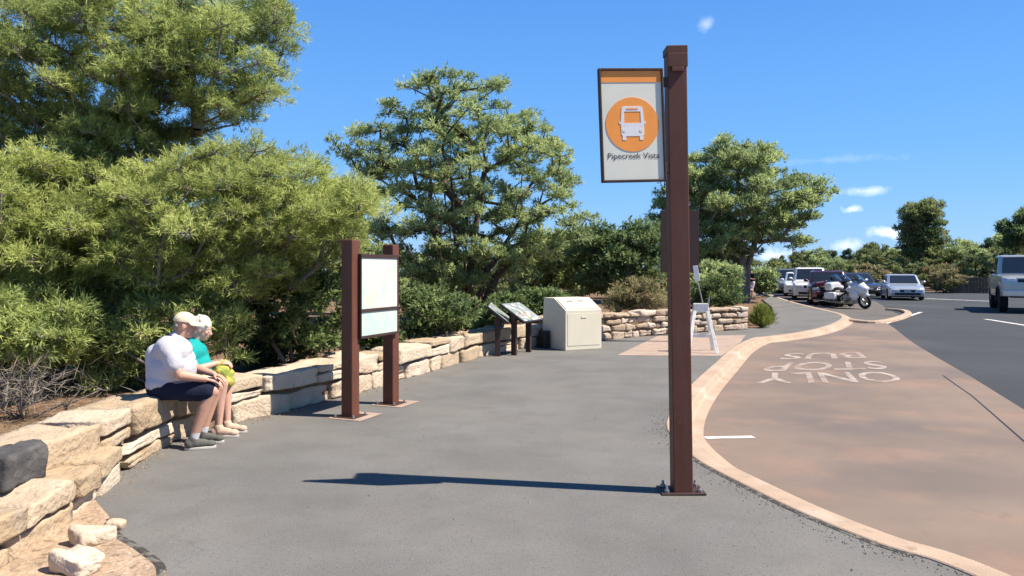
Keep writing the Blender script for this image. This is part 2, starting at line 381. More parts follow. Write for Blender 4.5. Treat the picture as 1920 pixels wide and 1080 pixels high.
for i in range(len(xs) - 1):
    for j in range(len(ys) - 1):
        if B[(i, j)] and B[(i + 1, j)] and B[(i, j + 1)] and B[(i + 1, j + 1)]:
            mb.f.append((sv(i, j), sv(i + 1, j), sv(i + 1, j + 1), sv(i, j + 1)))
tag(mb.build('soil', M['soil'], smooth=True), kind='structure')
sheet('soil', [Vector((-300, -8, 0)), Vector((-2.6, -8, 0))] + [p + Vector((-.25, .1, 0)) for p in WL] + [p + Vector((-.1, .05, 0)) for p in PF[::-1]] + [Vector((17, 62, 0)), Vector((40, 400, 0)), Vector((-300, 400, 0))], -.03, M['soil'])
# rubble apron between the wall's foot and the path
ap = [G(196, 960), G(215, 1000), G(262, 1030), G(300, 1062), G(296, 1110), Vector((-1.75, 2.6, 0)), Vector((-4.4, 2.4, 0)), Vector((-3.6, 4.0, 0)), Vector((-3.1, 5.2, 0))]
sheet('soil', smooth(ap, 4, True), .006, M['rubble_soil'])
# pad under the barricade, pads under the map board's posts
def pad(name, pts, z, m):
    return sheet(name, pts, z, m, -.05)
pad('concrete_pad', [G(1157, 667), G(1232, 631), G(1398, 629), G(1388, 642), G(1352, 668)], .008, M['pad'])
# dark open joint and grit where the asphalt meets the kerb
kd = [p for p in K1s if .9 < p.x < 2.3 and 4.0 < p.y < 6.3]
ribbon('pavement_joint', kd, [(-.050, .003), (-.012, .004)], M['joint'])
ribbon('pavement_joint', smooth([G(*p) for p in ((204, 975), (214, 1003), (248, 1024), (270, 1040), (296, 1062), (300, 1090))], 5), [(-.035, .003), (.0, .010), (.030, .003)], M['joint'])
def grit(seed, n, spots, smin, smax, m, label):
    rng = random.Random(seed); mb = MB()
    for _ in range(n):
        p = spots(rng); s = rng.uniform(smin, smax) * (1 if rng.random() < .9 else 1.8); a = rng.uniform(0, 6.28)
        q = [(math.cos(a + k * 2.094) * s * rng.uniform(.7, 1.2), math.sin(a + k * 2.094) * s * rng.uniform(.6, 1.1)) for k in range(3)]
        mb.add([(p.x + q[0][0], p.y + q[0][1], p.z), (p.x + q[1][0], p.y + q[1][1], p.z), (p.x + q[2][0], p.y + q[2][1], p.z), (p.x, p.y, p.z + s * .9)], [(0, 1, 3), (1, 2, 3), (2, 0, 3), (0, 2, 1)])
    return tag(mb.build('gravel', m), label, 'gravel', kind='stuff')
def by_kerb(r):
    i = r.randrange(6, 60); p = K1s[min(i, len(K1s) - 1)].lerp(K1s[min(i + 1, len(K1s) - 1)], r.random()); o = abs(r.gauss(0, .10)) + .02
    return Vector((p.x - o, p.y - o * .3, .001))
def by_wall(r):
    i = r.randrange(0, len(WLs) - 1); p = WLs[i].lerp(WLs[i + 1], r.random()); o = abs(r.gauss(0, .09)) + .01
    return Vector((p.x + o, p.y - o * .5, .001))
def over(r):
    return Vector((r.uniform(-1.6, 2.0), r.uniform(3.3, 5.6), .001))
grit(1, 900, by_kerb, .003, .009, M['grit'], 'pale grit lying along the edge of the kerb')
grit(2, 1100, by_wall, .004, .012, M['grit_tan'], 'sandy crumbs and leaf litter at the foot of the walls')
grit(3, 160, over, .003, .007, M['grit'], 'scattered pale pebbles on the near asphalt')
# white lines
def strip(name, a, b, w, z, m):
    a, b = Vector((*a[:2], z)), Vector((*b[:2], z)); d = (b - a).normalized(); s = Vector((d.y, -d.x, 0)) * w / 2
    mb = MB(); n = 10
    for i in range(n):
        p, q = a + (b - a) * i / n, a + (b - a) * (i + 1) / n
        mb.poly([p - s, q - s, q + s, p + s])
    return tag(mb.build(name, m), kind='structure')
strip('road_marking', G(1322, 821.5, ZR), G(1413, 819.5, ZR), .10, ZR + .004, M['paint2'])
strip('road_marking', G(1658, 607, ZR), G(1727, 585, ZR), .14, ZR - .003, M['paint2'])
strip('road_marking', G(1848, 598, ZR), G(1940, 612.5, ZR), .16, ZR - .003, M['paint2'])
strip('road_marking', G(1735, 559.5, ZR), G(1890, 566, ZR), .3, ZR - .003, M['paint2'])
js = [G(*p, ZR) for p in ((1768, 704), (1793, 722), (1822, 742), (1868, 782), (1925, 832))]
for a, b in zip(js[:-1], js[1:]): strip('pavement_joint', a, b, .016, ZR + .004, M['black'])
# stencilled words, read from the far side
def text(name, s, size, m, parent=None, extr=.0, align='CENTER', bold=0.0):
    c = bpy.data.curves.new(name, 'FONT'); c.body = s; c.offset = bold; c.size = size; c.align_x = align; c.extrude = extr; c.resolution_u = 3
    o = bpy.data.objects.new(name, c); COL.objects.link(o)
    dg = bpy.context.evaluated_depsgraph_get()
    me = bpy.data.meshes.new_from_object(o.evaluated_get(dg)); bpy.data.objects.remove(o)
    q = bpy.data.objects.new(name, me); COL.objects.link(q); me.materials.clear(); me.materials.append(m)
    if parent: q.parent = parent
    return q
def stencil(s, quad):                       # quad: photo pixels of the word's near-left, near-right, far-right, far-left corners
    q = [G(*p, ZR) for p in quad]
    o = text('road_lettering', s, 1, M['paint'], bold=.010)
    co = [v.co.copy() for v in o.data.vertices]
    x0, x1 = min(c.x for c in co), max(c.x for c in co); y0, y1 = min(c.y for c in co), max(c.y for c in co)
    for v in o.data.vertices:
        u = 1 - (v.co.x - x0) / (x1 - x0); w = (v.co.y - y0) / (y1 - y0); w = 1 - (1 - w)
        w = w
        a = q[0].lerp(q[1], u); b = q[3].lerp(q[2], u)
        v.co = a.lerp(b, 1 - w) ; v.co.z = ZR + .004
    return tag(o, kind='structure')
stencil('ONLY', ((1416, 719), (1702, 717), (1668, 697), (1424, 699)))
stencil('STOP', ((1424, 697), (1668, 692), (1650, 677), (1450, 680)))
stencil('BUS', ((1458, 674), (1626, 672), (1612, 660), (1474, 663)))

# ---------------------------------------------------------------- stone walls
def rock_verts(nn=5, rnd=.35):
    """a rounded block: points of a cube's surface pulled towards a rounded box, with the faces that join them"""
    key = (nn, rnd)
    if key in ROCK: return ROCK[key]
    bm = bmesh.new(); bmesh.ops.create_cube(bm, size=2); bmesh.ops.subdivide_edges(bm, edges=bm.edges, cuts=nn, use_grid_fill=True)
    bm.verts.ensure_lookup_table(); bm.verts.index_update()
    vs = [v.co.copy() for v in bm.verts]; fs = [tuple(v.index for v in f.verts) for f in bm.faces]; bm.free()
    ROCK[key] = (vs, fs); return ROCK[key]
ROCK = {}
def block(mb, fn, hx, hy, hz, rad, amp, rng, nn=5, chip=.5):
    """adds a weathered block of half sizes hx, hy, hz; fn maps local coordinates to the world"""
    vs, fs = rock_verts(nn)
    off = Vector((rng.uniform(-50, 50), rng.uniform(-50, 50), rng.uniform(-50, 50)))
    tx, ty, sh = rng.uniform(-.10, .10), rng.uniform(-.12, .12), rng.uniform(-.15, .15)
    out = []
    rad = min(rad, hx * .8, hy * .8, hz * .8)
    for v in vs:
        p = Vector((v.x * hx, v.y * hy, v.z * hz))
        c = Vector((max(-hx + rad, min(hx - rad, p.x)), max(-hy + rad, min(hy - rad, p.y)), max(-hz + rad, min(hz - rad, p.z))))
        d = p - c
        p = c + d.normalized() * rad if d.length > 1e-6 else p
        p.x *= 1 + sh * v.z * .5; p.z *= 1 + tx * v.x + ty * v.y * .5
        q = p * 5 + off
        nrm = Vector((v.x / hx, v.y / hy, v.z / hz)).normalized()
        p += nrm * (amp * noise.noise(q * .6) + amp * .7 * noise.noise(q * 1.9) + amp * .35 * noise.noise(q * 4.6))
        p -= nrm * amp * 1.5 * (noise.voronoi(q * .55)[0][0] - .35)
        if v.z > .9 and rad < .06: p.z += .012 * round(1.6 * noise.noise(q * .8 + Vector((9, 9, 9))))
        out.append(fn(p))
    mb.add(out, fs); return len(fs)
def frame_on(line):
    L = [0]
    for a, b in zip(line[:-1], line[1:]): L.append(L[-1] + (b - a).length)
    def at(s):
        s = max(0, min(L[-1] - 1e-4, s))
        i = max(k for k in range(len(L) - 1) if L[k] <= s)
        t = (s - L[i]) / (L[i + 1] - L[i]); p = line[i].lerp(line[i + 1], t)
        a = line[max(i - 3, 0)]; b = line[min(i + 4, len(line) - 1)]
        d = (b - a).normalized(); return p, Vector((d.y, -d.x, 0))
    return at, L[-1]
def stone_wall(name, label, line, courses, lens, thick, m, seed, cap_over=.03, gap=.010, amp=.020, rad=.014, top_from=0, split=0):
    rng = random.Random(seed); at, T = frame_on(line)
    root = thing(name, label, 'stone wall', tuple(line[0]))
    mb = MB(); tint = []
    for ci, (z0, z1) in enumerate(courses):
        top = ci == len(courses) - 1; s = top_from if (top and top_from) else -rng.uniform(0, .4)
        while s < T:
            l = rng.uniform(*lens[ci]); e = min(s + l, T + .1)
            if s + l * .4 > T: break
            hz = (z1 - z0) / 2 - gap * .5 + rng.uniform(-.015, .012); zc = (z0 + z1) / 2 + (rng.uniform(-.012, .03) if top else rng.uniform(-.006, .006))
            ov = (cap_over if top else 0) + rng.uniform(-.022, .018)
            if not top and rng.random() < .12: ov -= .05
            hy = (thick + ov) / 2; sc = (s + e) / 2; hx = (e - s) / 2 - gap * rng.uniform(.3, 1.2)
            yaw = rng.uniform(-.05, .05)
            rows = [(zc, hz)]
            if rng.random() < split and hz > .08:
                k = rng.uniform(.40, .62); rows = [(zc - hz + hz * k - .004, hz * k - .004), (zc + hz * k + .004, hz * (1 - k) - .004)]
            def fn(p, sc=sc, hy=hy, zc=zc, ov=ov, yaw=yaw):
                q, n = at(sc + p.x) if 0 < sc + p.x < T else (at(max(0, min(T, sc + p.x))))
                ex = sc + p.x - max(0, min(T, sc + p.x))
                if ex: q = q + Vector((-n.y, n.x, 0)) * ex
                return q + n * (ov - hy + p.y + p.x * yaw) + Vector((0, 0, zc + p.z)) - line[0]
            for zc, hz in rows:
                nf = block(mb, lambda p, zc=zc: fn(p, zc=zc), max(hx, .05), hy, max(hz, .03), rad * rng.uniform(.7, 1.8), amp * rng.uniform(.7, 1.5) * (1 if len(rows) == 1 else .6), rng, 8)
                tint += [rng.random()] * nf
            s = e
    o = mb.build('stones', m, root)
    a = o.data.attributes.new('tint', 'FLOAT', 'FACE'); a.data.foreach_set('value', tint)
    for p in o.data.polygons: p.use_smooth = True
    core = MB(); prof = [(-thick + .06, -.05), (-thick + .06, courses[-1][0] + .04), (-.085, courses[-1][0] + .04), (-.085, -.05)]
    k = len(prof)
    nn = max(2, int(T / .25))
    for i in range(nn + 1):
        q, n = at(top_from + .1 + (T - .1 - top_from) * i / nn)
        core.v += [tuple(q + n * o_ + Vector((0, 0, z)) - line[0]) for o_, z in prof]
    for i in range(nn): core.f += [(i * k + q, i * k + (q + 1) % k, (i + 1) * k + (q + 1) % k, (i + 1) * k + q) for q in range(k)]
    core.build('mortar_core', M['mortar'], root)
    return root
i0 = 8; i1 = min(range(len(WLs)), key=lambda i: abs(WLs[i].y - 15.6))
stone_wall('stone_wall', 'long low wall of big pale sandstone blocks that curves along the left of the path', WLs[i0:i1 + 1],
           [(-.02, .215), (.215, .45)], [(.35, .95), (.4, 1.1)], .52, M['stone'], 11, top_from=1.55, split=.38)
stone_wall('low_stone_row', 'low row of broad pale stones in front of the long wall at its near end', smooth([Vector(p) for p in ((-2.95, 2.4, 0), (-2.78, 3.4, 0), (-2.74, 4.3, 0), (-2.84, 5.0, 0), (-2.99, 5.6, 0))], 8),
           [(-.03, .12), (.12, .27)], [(.3, .7), (.35, .8)], .42, M['stone'], 21)
stone_wall('stone_wall', 'short rubble wall of small pinkish stones behind the cream box and the white barricade', WLs[i1 + 1:],
           [(-.02, .17), (.17, .33), (.33, .48), (.48, .60)], [(.22, .6), (.2, .65), (.25, .6), (.3, .8)], .45, M['stone_far'], 5, .01, .012, .028, .04)
# loose stones at the wall's near foot
LOOSE = [((214, 992), (.06, .045, .035), .25, 'small pale stone at the asphalt edge, highest up of the loose stones'),
         ((176, 1018), (.11, .08, .06), .9, 'whitish stone leaning on the low stone row beside the asphalt'),
         ((150, 1070), (.13, .09, .06), -.5, 'low buff stone half buried in the rubble in front of the wall')]
for k, (px, h, rz, lab) in enumerate(LOOSE):
    rng = random.Random(40 + k); mb = MB(); g = G(*px)
    nf = block(mb, lambda p: p, *h, .035, .03, rng, 9)
    o = mb.build('loose_stone', M['stone'], smooth=True)
    a = o.data.attributes.new('tint', 'FLOAT', 'FACE'); a.data.foreach_set('value', [rng.uniform(.4, 1)] * nf)
    o.location = (g.x, g.y, h[2] * .75); o.rotation_euler = (rng.uniform(-.1, .1), rng.uniform(-.1, .1), rz)
    tag(o, lab, 'stone', 'loose stones at the foot of the wall')
# dark weathered block at the near end
rng = random.Random(3); mb = MB(); block(mb, lambda p: p, .18, .13, .115, .015, .02, rng, 9)
o = mb.build('dark_stone_block', M['darkstone'], smooth=True); o.location = (-3.12, 4.62, .375); o.rotation_euler = (0, 0, 1.5)
tag(o, 'dark grey stone block lying on the low pale stone row at the left edge', 'stone')
# ---------------------------------------------------------------- bus stop sign
def bus_stop():
    b = G(1278, 922); r = thing('bus_stop_sign', 'tall brown square post carrying a white and orange bus stop panel', 'bus stop sign', tuple(b))
    r.rotation_euler = (0, R(-.85), 0)
    H = 3.2; w = .137
    mb = MB(); mb.box((-w / 2, -w / 2, 0), (w / 2, w / 2, H - .055)); mb.build('post', M['brown'], r, .006)
    mb = MB(); mb.box((-w / 2 - .006, -w / 2 - .006, H - .054), (w / 2 + .006, w / 2 + .006, H))
    mb.box((-w / 2 - .004, -w / 2 - .014, H - .155), (w / 2 + .004, -w / 2 - .001, H - .056))
    mb.box((-w / 2 + .025, -w / 2 - .018, H - .19), (w / 2 - .025, -w / 2 - .001, H - .157)); mb.build('post_cap', M['brown'], r, .004)
    mb = MB(); mb.box((-.160, -.10, .0), (.155, .12, .014)); mb.build('base_plate', M['brown_dark'], r, .003)
    for sx in (-.118, .118):
        for sy in (-.055, .085):
            mb = MB(); mb.tube([(sx, sy, .014), (sx, sy, .06)], .010, 8); mb.tube([(sx, sy, .015), (sx, sy, .034)], .019, 6)
            mb.build('bolt', M['steel'], r)
    p = bpy.data.objects.new('sign_panel', None); COL.objects.link(p); p.parent = r
    return r
def bus_panel(r):
    # framed panel hung from the post's left side; children of the frame sit on its face
    hw, hh = .235, .402
    mb = MB(); y0, y1 = -.022, .022; t = .017
    mb.box((-hw, y0, -hh), (-hw + t, y1, hh)); mb.box((hw - t, y0, -hh), (hw, y1, hh))
    mb.box((-hw + t, y0, hh - t), (hw - t, y1, hh)); mb.box((-hw + t, y0, -hh), (hw - t, y1, -hh + t))
    mb.box((hw, .0, -hh + .06), (hw + .045, .021, -hh + .13)); mb.box((hw, .0, hh - .13), (hw + .045, .021, hh - .06))
    fr = mb.build('sign_frame', M['brown_dark'], r, .004)
    fr.location = (-.137 / 2 - .030 - hw, -.098, 2.628); fr.rotation_euler = (0, R(-1.2), R(7))
    iw, ih = hw - t, hh - t
    mb = MB(); mb.box((-iw, -.008, -ih), (iw, .012, ih)); mb.build('sign_face', M['signface'], fr)
    mb = MB(); mb.box((-iw + .001, -.0105, ih - .082), (iw - .001, -.0082, ih - .002)); mb.build('header_band', M['orange'], fr)
    cz = .005; rr = .192
    mb = MB(); c = [(rr * math.cos(2 * math.pi * k / 64), -.0105, cz + rr * math.sin(2 * math.pi * k / 64)) for k in range(64)]
    d = [(x, -.0082, z) for x, y, z in c]; mb.add(c + d, [tuple(range(64)), tuple(range(127, 63, -1))] + [(k, 64 + k, 64 + (k + 1) % 64, (k + 1) % 64) for k in range(64)])
    mb.build('orange_disc', M['orange'], fr)
    mb = MB()
    def pl(pts, y=-.0125): mb.prism(pts, y, y + .0018)
    def sc(pts): return [(x * .00099, cz + z * .00099) for x, z in pts]
    # bus seen from the front: frame round the windscreen, bonnet, wheels (units of a millimetre)
    pl(sc([(-86, -12), (-86, 20), (-76, 122), (-60, 130), (-61, 20), (-61, -12)])); pl(sc([(86, -12), (61, -12), (61, 20), (60, 130), (76, 122), (86, 20)]))
    pl(sc([(-60, 92), (60, 92), (59, 130), (-59, 130)]))
    pl(sc([(-84, -12.5), (-84, -72), (-72, -84), (72, -84), (84, -72), (84, -12.5)])); pl(sc([(-60.5, -12), (60.5, -12), (60.5, 10), (-60.5, 10)]))
    pl(sc([(-76, -84.5), (-76, -112), (-50, -112), (-50, -84.5)])); pl(sc([(50, -84.5), (50, -112), (76, -112), (76, -84.5)]))
    pl(sc([(-98, 4), (-98, 20), (-84.5, 20), (-84.5, 4)])); pl(sc([(84.5, 4), (84.5, 20), (98, 20), (98, 4)]))
    ic = mb.build('bus_symbol', M['white'], fr)
    for s in (-1, 1):
        mb = MB(); q = [(s * 62 + 13 * math.cos(a), -44 + 13 * math.sin(a)) for a in [2 * math.pi * k / 16 for k in range(16)]]; mb.prism(sc(q), -.0142, -.0128)
        mb.build('headlight_mark', M['signface'], ic)
    mb = MB(); mb.prism(sc([(-42, 106), (42, 106), (42, 116), (-42, 116)]), -.0142, -.0128); mb.build('destination_blind', M['orange'], ic)
    t = text('lettering', 'Pipecreek Vista', .060, M['text'], fr); t.location = (.0, -.0102, -.236); t.rotation_euler = (R(90), 0, 0)
    xs = [v.co.x for v in t.data.vertices]; t.scale = (.375 / (max(xs) - min(xs)), 1, 1)
r = bus_stop(); bpy.data.objects.remove([c for c in r.children if c.name.startswith('sign_panel')][0]); bus_panel(r)
# ---------------------------------------------------------------- map board
def map_board():
    a, b = G(657, 781), G(733, 757); d = (b - a); L = d.length; rz = math.atan2(d.y, d.x)
    r = thing('map_board', 'two brown posts holding an upper and a lower pale panel beside the wall', 'notice board', tuple(a), rz)
    for x, h in ((0, 1.93), (L, 1.90)):
        mb = MB(); mb.box((x - .072, -.072, .0), (x + .072, .072, h)); mb.build('post', M['brown'], r, .012)
        mb = MB(); mb.box((x - .14, -.14, .0), (x + .14, .14, .010)); mb.build('base_plate', M['brown_dark'], r)
        for sx in (-.115, .115):
            for sy in (-.115, .115):
                k = MB(); k.tube([(x + sx, sy, .01), (x + sx, sy, .04)], .012, 6); k.build('bolt', M['steel'], r)
    x0, x1 = .035, L - .01; y0, y1 = -.118, -.073
    f = MB()
    for z in ((1.735, 1.775), (1.135, 1.17), (.845, .875)): f.box((x0, y0, z[0]), (x1, y1, z[1]))
    f.box((x0, y0 + .005, .875), (x0 + .02, y1, 1.135)); f.box((x1 - .02, y0 + .005, .875), (x1, y1, 1.135))
    f.box((x0, y0 + .005, 1.17), (x0 + .02, y1, 1.735)); f.box((x1 - .02, y0 + .005, 1.17), (x1, y1, 1.735))
    fr = f.build('frame', M['brown_dark'], r, .003)
    p = MB(); p.box((x0 + .02, y0 + .014, 1.17), (x1 - .02, y1 - .01, 1.735)); tag(p.build('map_panel', M['board'], r), 'larger upper panel, pale green and cream')
    p = MB(); p.box((x0 + .02, y0 + .014, .875), (x1 - .02, y1 - .01, 1.135)); tag(p.build('map_panel', M['board'], r), 'smaller lower panel, almost white')
    dg = d.normalized(); n = Vector((dg.y, -dg.x, 0))
    for c in (a, b):
        sheet('concrete_pad', [c - dg * .19 - n * .17, c + dg * .26 - n * .17, c + dg * .26 + n * .25, c - dg * .19 + n * .25], .005, M['pad'])
map_board()
# ---------------------------------------------------------------- two tilted exhibit tables
def exhibit(a, b, pa, lab, tilt, w):
    d = b - a; L = d.length; rz = math.atan2(d.y, d.x)
    r = thing('exhibit_table', lab, 'information panel', tuple(a), rz)
    for x in (0, L):
        mb = MB(); mb.box((x - .035, -.05, 0), (x + .035, .05, pa)); mb.build('leg', M['brown_dark'], r, .006)
    mb = MB(); mb.box((-.10, -w / 2, -.02), (L + .10, w / 2, .02)); t = mb.build('panel', M['black'], r, .004)
    t.location = (0, 0, pa + .045); t.rotation_euler = (R(tilt), 0, 0)
    mb = MB(); mb.box((-.075, -w / 2 + .025, .0205), (L + .075, w / 2 - .025, .025)); mb.build('printed_face', M['exhibit'], t)
    for x in (0, L):
        k = MB(); k.box((x - .028, -w * .36, -.045), (x + .028, w * .36, -.021)); k.build('bracket', M['brown_dark'], t)
    return r
exhibit(G(964, 666), G(991, 660), .74, 'brown legged exhibit table with a tilted printed top nearest the cream box', 33, .62)
exhibit(G(933, 668), G(936, 652), .72, 'exhibit table seen almost edge on, left of its twin', 38, .52)
# ---------------------------------------------------------------- cream steel box
def cream_box():
    a, b = G(1060, 658), G(1128, 654); d = (b - a); L = d.length; rz = math.atan2(d.y, d.x)
    r = thing('trash_box', 'big cream steel box with a sloping lid, standing by the wall', 'bin', tuple(a), rz)
    D = .95; fz = .80; bz = 1.03
    prof = [(0, 0.0), (0, fz), (.44, bz), (D - .10, bz), (D, 0.0)]            # y, z
    mb = MB(); n = len(prof)
    mb.add([(0, y, z) for y, z in prof] + [(L, y, z) for y, z in prof],
           [tuple(range(n)), tuple(range(2 * n - 1, n - 1, -1))] + [(i, n + i, n + (i + 1) % n, (i + 1) % n) for i in range(n)])
    mb.build('body', M['cream'], r, .012, seg=3)
    sl = math.atan2(bz - fz, .44)
    mb = MB(); mb.box((.03, .03, .002), (L - .03, .46, .016)); l = mb.build('lid', M['cream'], r, .004); l.location = (0, .0, fz); l.rotation_euler = (sl, 0, 0)
    for x in (L * .32, L * .62):
        k = MB(); k.box((x - .06, .30, .017), (x + .06, .335, .03)); k.build('hinge', M['steel'], l)
    mb = MB(); mb.box((.05, -.006, .09), (L - .05, -.0005, fz - .07)); dr = mb.build('door', M['cream'], r, .002)
    k = MB(); k.box((L * .5 - .06, -.016, fz - .16), (L * .5 + .06, -.0065, fz - .13)); k.build('handle', M['cream'], dr)
    k = MB(); k.box((-.16, .55, 0), (-.03, .80, .36)); k.build('dark_slot', M['black'], r, .008)  # plain black block for the dark slot left behind the box
cream_box()
# ---------------------------------------------------------------- white folding barricade with a small flag board
def barricade():
    c = G(1314, 660); r = thing('barricade', 'white wooden A shaped barricade with a small white board on a leaning rod', 'barricade', tuple(c), R(-8))
    tz = .93
    for y, s in ((-.045, -1), (.045, 1)):
        for x, t in ((-.10, -1), (.10, 1)):
            mb = MB(); mb.bar((x + t * .17, y + s * .30, 0), (x, y, tz), .062, .03, (0, 1, 0)); mb.build('leg', M['woodwhite'], r, .004)
    mb = MB(); mb.box((-.135, -.10, tz - .15), (.135, -.066, tz + .015)); mb.build('crosspiece', M['woodwhite'], r, .004)
    mb = MB(); mb.box((-.135, .066, tz - .15), (.135, .10, tz + .015)); mb.build('crosspiece', M['woodwhite'], r, .004)
    mb = MB(); mb.bar((.25, .20, .30), (-.25, .20, .30), .02, .07); 
    mb.build('lower_rail', M['woodwhite'], r, .003)
    mb = MB(); mb.tube([(.07, -.01, tz - .12), (-.07, -.01, 1.42)], .011, 8); rod = mb.build('rod', M['steel'], r)
    mb = MB(); mb.tube([(.14, .0, tz - .05), (.165, .0, tz + .17)], .012, 8); mb.build('rod', M['steel'], r)
    mb = MB(); mb.bar((-.062, -.016, 1.38), (-.108, -.016, 1.68), .095, .018, (0, 1, 0)); mb.build('small_board', M['white'], rod, .004)
barricade()
# ---------------------------------------------------------------- brown board on its own post, behind the bus stop post
def brown_sign():
    c = G(1277, 641); r = thing('brown_sign', 'plain dark brown board on a post, half hidden behind the bus stop post', 'sign', tuple(c))
    k = c.y / F
    mb = MB(); mb.box((-.07, -.07, 0), (.07, .07, 2.75)); mb.build('post', M['brown'], r, .006)
    z0, z1 = CAMH + (HZ - 511) * k, CAMH + (HZ - 395) * k
    mb = MB(); mb.box((-40 * k, -.115, z0), (31 * k, -.072, z1)); mb.build('board', M['brown_dark'], r, .005)
brown_sign()
# ---------------------------------------------------------------- low brown wall across the road
def far_fence():
    a, b = G(1786, 549.5, ZR), G(1895, 550.5, ZR); d = b - a; L = d.length + 8
    r = thing('wooden_fence', 'long low brown board fence across the road behind the pickup', 'fence', tuple(a), math.atan2(d.y, d.x))
    m = layer(mat('fence_boards', (.095, .066, .048), .9, .35, 2.2, .3, 20), 3, .48, .7, (.17, .13, .10), .8, dims=(6, 1, .2))
    mb = MB(); x = 0; rg = random.Random(2)
    while x < L:
        w = rg.uniform(.12, .17); mb.box((x, rg.uniform(-.01, .01), 0), (x + w, .03, 1.15 + rg.uniform(-.05, .06))); x += w + rg.uniform(.01, .03)
    mb.build('boards', m, r)
    for z in (.25, .95):
        mb = MB(); mb.box((0, .035, z), (L, .085, z + .10)); mb.build('rail', m, r)
    x = 0
    while x < L: mb = MB(); mb.box((x, .09, 0), (x + .12, .21, 1.3)); mb.build('post', m, r); x += 2.4
far_fence()
# ---------------------------------------------------------------- people
def fuse(mb, name, m, parent, voxel, it=8, fac=.5):
    """merges overlapping closed shapes into one continuous smooth skin"""
    o = mb.build(name, m)
    q = o.modifiers.new('r', 'REMESH'); q.mode = 'VOXEL'; q.voxel_size = voxel
    s = o.modifiers.new('s', 'SMOOTH'); s.factor = fac; s.iterations = it
    dg = bpy.context.evaluated_depsgraph_get()
    me = bpy.data.meshes.new_from_object(o.evaluated_get(dg))
    bpy.data.objects.remove(o)
    o = bpy.data.objects.new(name, me); COL.objects.link(o); me.materials.clear(); me.materials.append(m)
    for p in me.polygons: p.use_smooth = True
    o.parent = parent; return o
def skin(n, c): return layer(mat(n, c, .5, .05, 6, .08, 60, spec=.35), 9, .5, .75, (c[0] * 1.05, c[1] * .78, c[2] * .72), .5)
M['skin_m'] = skin('skin_tan', (.50, .285, .205)); M['skin_w'] = skin('skin_pale', (.54, .33, .25)); 
def cloth(n, c, v=.08): return mat(n, c, .85, v, 5, .35, 18, spec=.15)
M['tee'] = cloth('white_cotton', (.47, .455, .49)); M['navy'] = cloth('navy_cotton', (.014, .017, .035)); M['teal'] = cloth('teal_cotton', (.012, .30, .29))
M['capc'] = cloth('cream_cotton', (.66, .56, .40)); M['hairw'] = mat('white_hair', (.66, .58, .48), .6, .2, 30, .5, 60)
M['shoeg'] = cloth('grey_shoe', (.10, .10, .09)); M['sole'] = mat('sole', (.42, .40, .36), .7); M['shoeb'] = cloth('beige_shoe', (.50, .36, .27))
M['bagc'] = layer(mat('bag_print', (.40, .36, .06), .7, .2, 8), 12, .5, .6, (.16, .22, .04), .8, 2)
M['blackc'] = cloth('black_cotton', (.012, .012, .013)); M['pinkc'] = cloth('lilac_cotton', (.50, .33, .44)); M['hairg'] = mat('grey_hair', (.20, .17, .15), .6, .2, 30)
def hand(mb, wrist, dirv, palm_n, side, curl=.6):
    """palm, four curled fingers of different lengths and a thumb from the palm's side"""
    d = Vector(dirv).normalized(); n = Vector(palm_n); n = (n - d * n.dot(d)).normalized(); s = d.cross(n).normalized() * side
    w = Vector(wrist); c = w + d * .05
    for k in (-1, -.33, .33, 1): mb.cap(w + d * .012 + s * k * .016, w + d * .088 + s * k * .028, .0135, .0125, 8)
    for k, L in ((-1, .062), (-.33, .075), (.33, .080), (1, .070)):
        p = w + d * .088 + s * k * .0275; a = d; l = L / 2.6; rr = .0088
        for j in range(3):
            th = curl * (.5 + .45 * j)
            q = p + (d * math.cos(th) + n * math.sin(th)) * l * (1.15 - .12 * j)
            mb.cap(p, q, rr, rr * .93, 8); p = q; rr *= .93
    p = w + d * .03 + s * .026; q = p + (s * .75 + d * .55 + n * .35).normalized() * .034; mb.cap(p, q, .0125, .011, 8)
    t = q + (d * .8 + n * .5 + s * .1).normalized() * .03; mb.cap(q, t, .0105, .0095, 8)
def head(mb, c, fwd, up, k=1.0):
    f = Vector(fwd).normalized(); u = Vector(up); u = (u - f * u.dot(f)).normalized(); s = u.cross(f)
    X = Matrix(((f.x, s.x, u.x), (f.y, s.y, u.y), (f.z, s.z, u.z))).to_4x4()
    def at(a, b, d): return Vector(c) + f * a * k + s * b * k + u * d * k
    mb.ell(at(-.008, 0, .022), (.098 * k, .076 * k, .098 * k), 20, 14, X)            # skull
    mb.ell(at(.022, 0, -.035), (.066 * k, .060 * k, .078 * k), 18, 12, X)            # face
    mb.ell(at(.056, 0, -.088), (.026 * k, .030 * k, .022 * k), 12, 8, X)             # chin
    mb.ell(at(.074, 0, .018), (.018 * k, .048 * k, .013 * k), 12, 8, X)              # brow
    mb.cap(at(.085, 0, .006), at(.106, 0, -.028), .010 * k, .0135 * k, 10)           # nose
    for b in (-1, 1):
        mb.ell(at(.096, b * .011, -.033), .009 * k, 8, 6)
        mb.ell(at(.060, b * .037, -.022), (.024 * k, .022 * k, .022 * k), 10, 8, X)   # cheek
        mb.ell(at(-.008, b * .079, -.010), (.019 * k, .009 * k, .031 * k), 10, 8, X) # ear
    mb.ell(at(.084, 0, -.056), (.010 * k, .024 * k, .006 * k), 10, 6, X); mb.ell(at(.082, 0, -.068), (.010 * k, .020 * k, .007 * k), 10, 6, X)   # lips
    return at, X
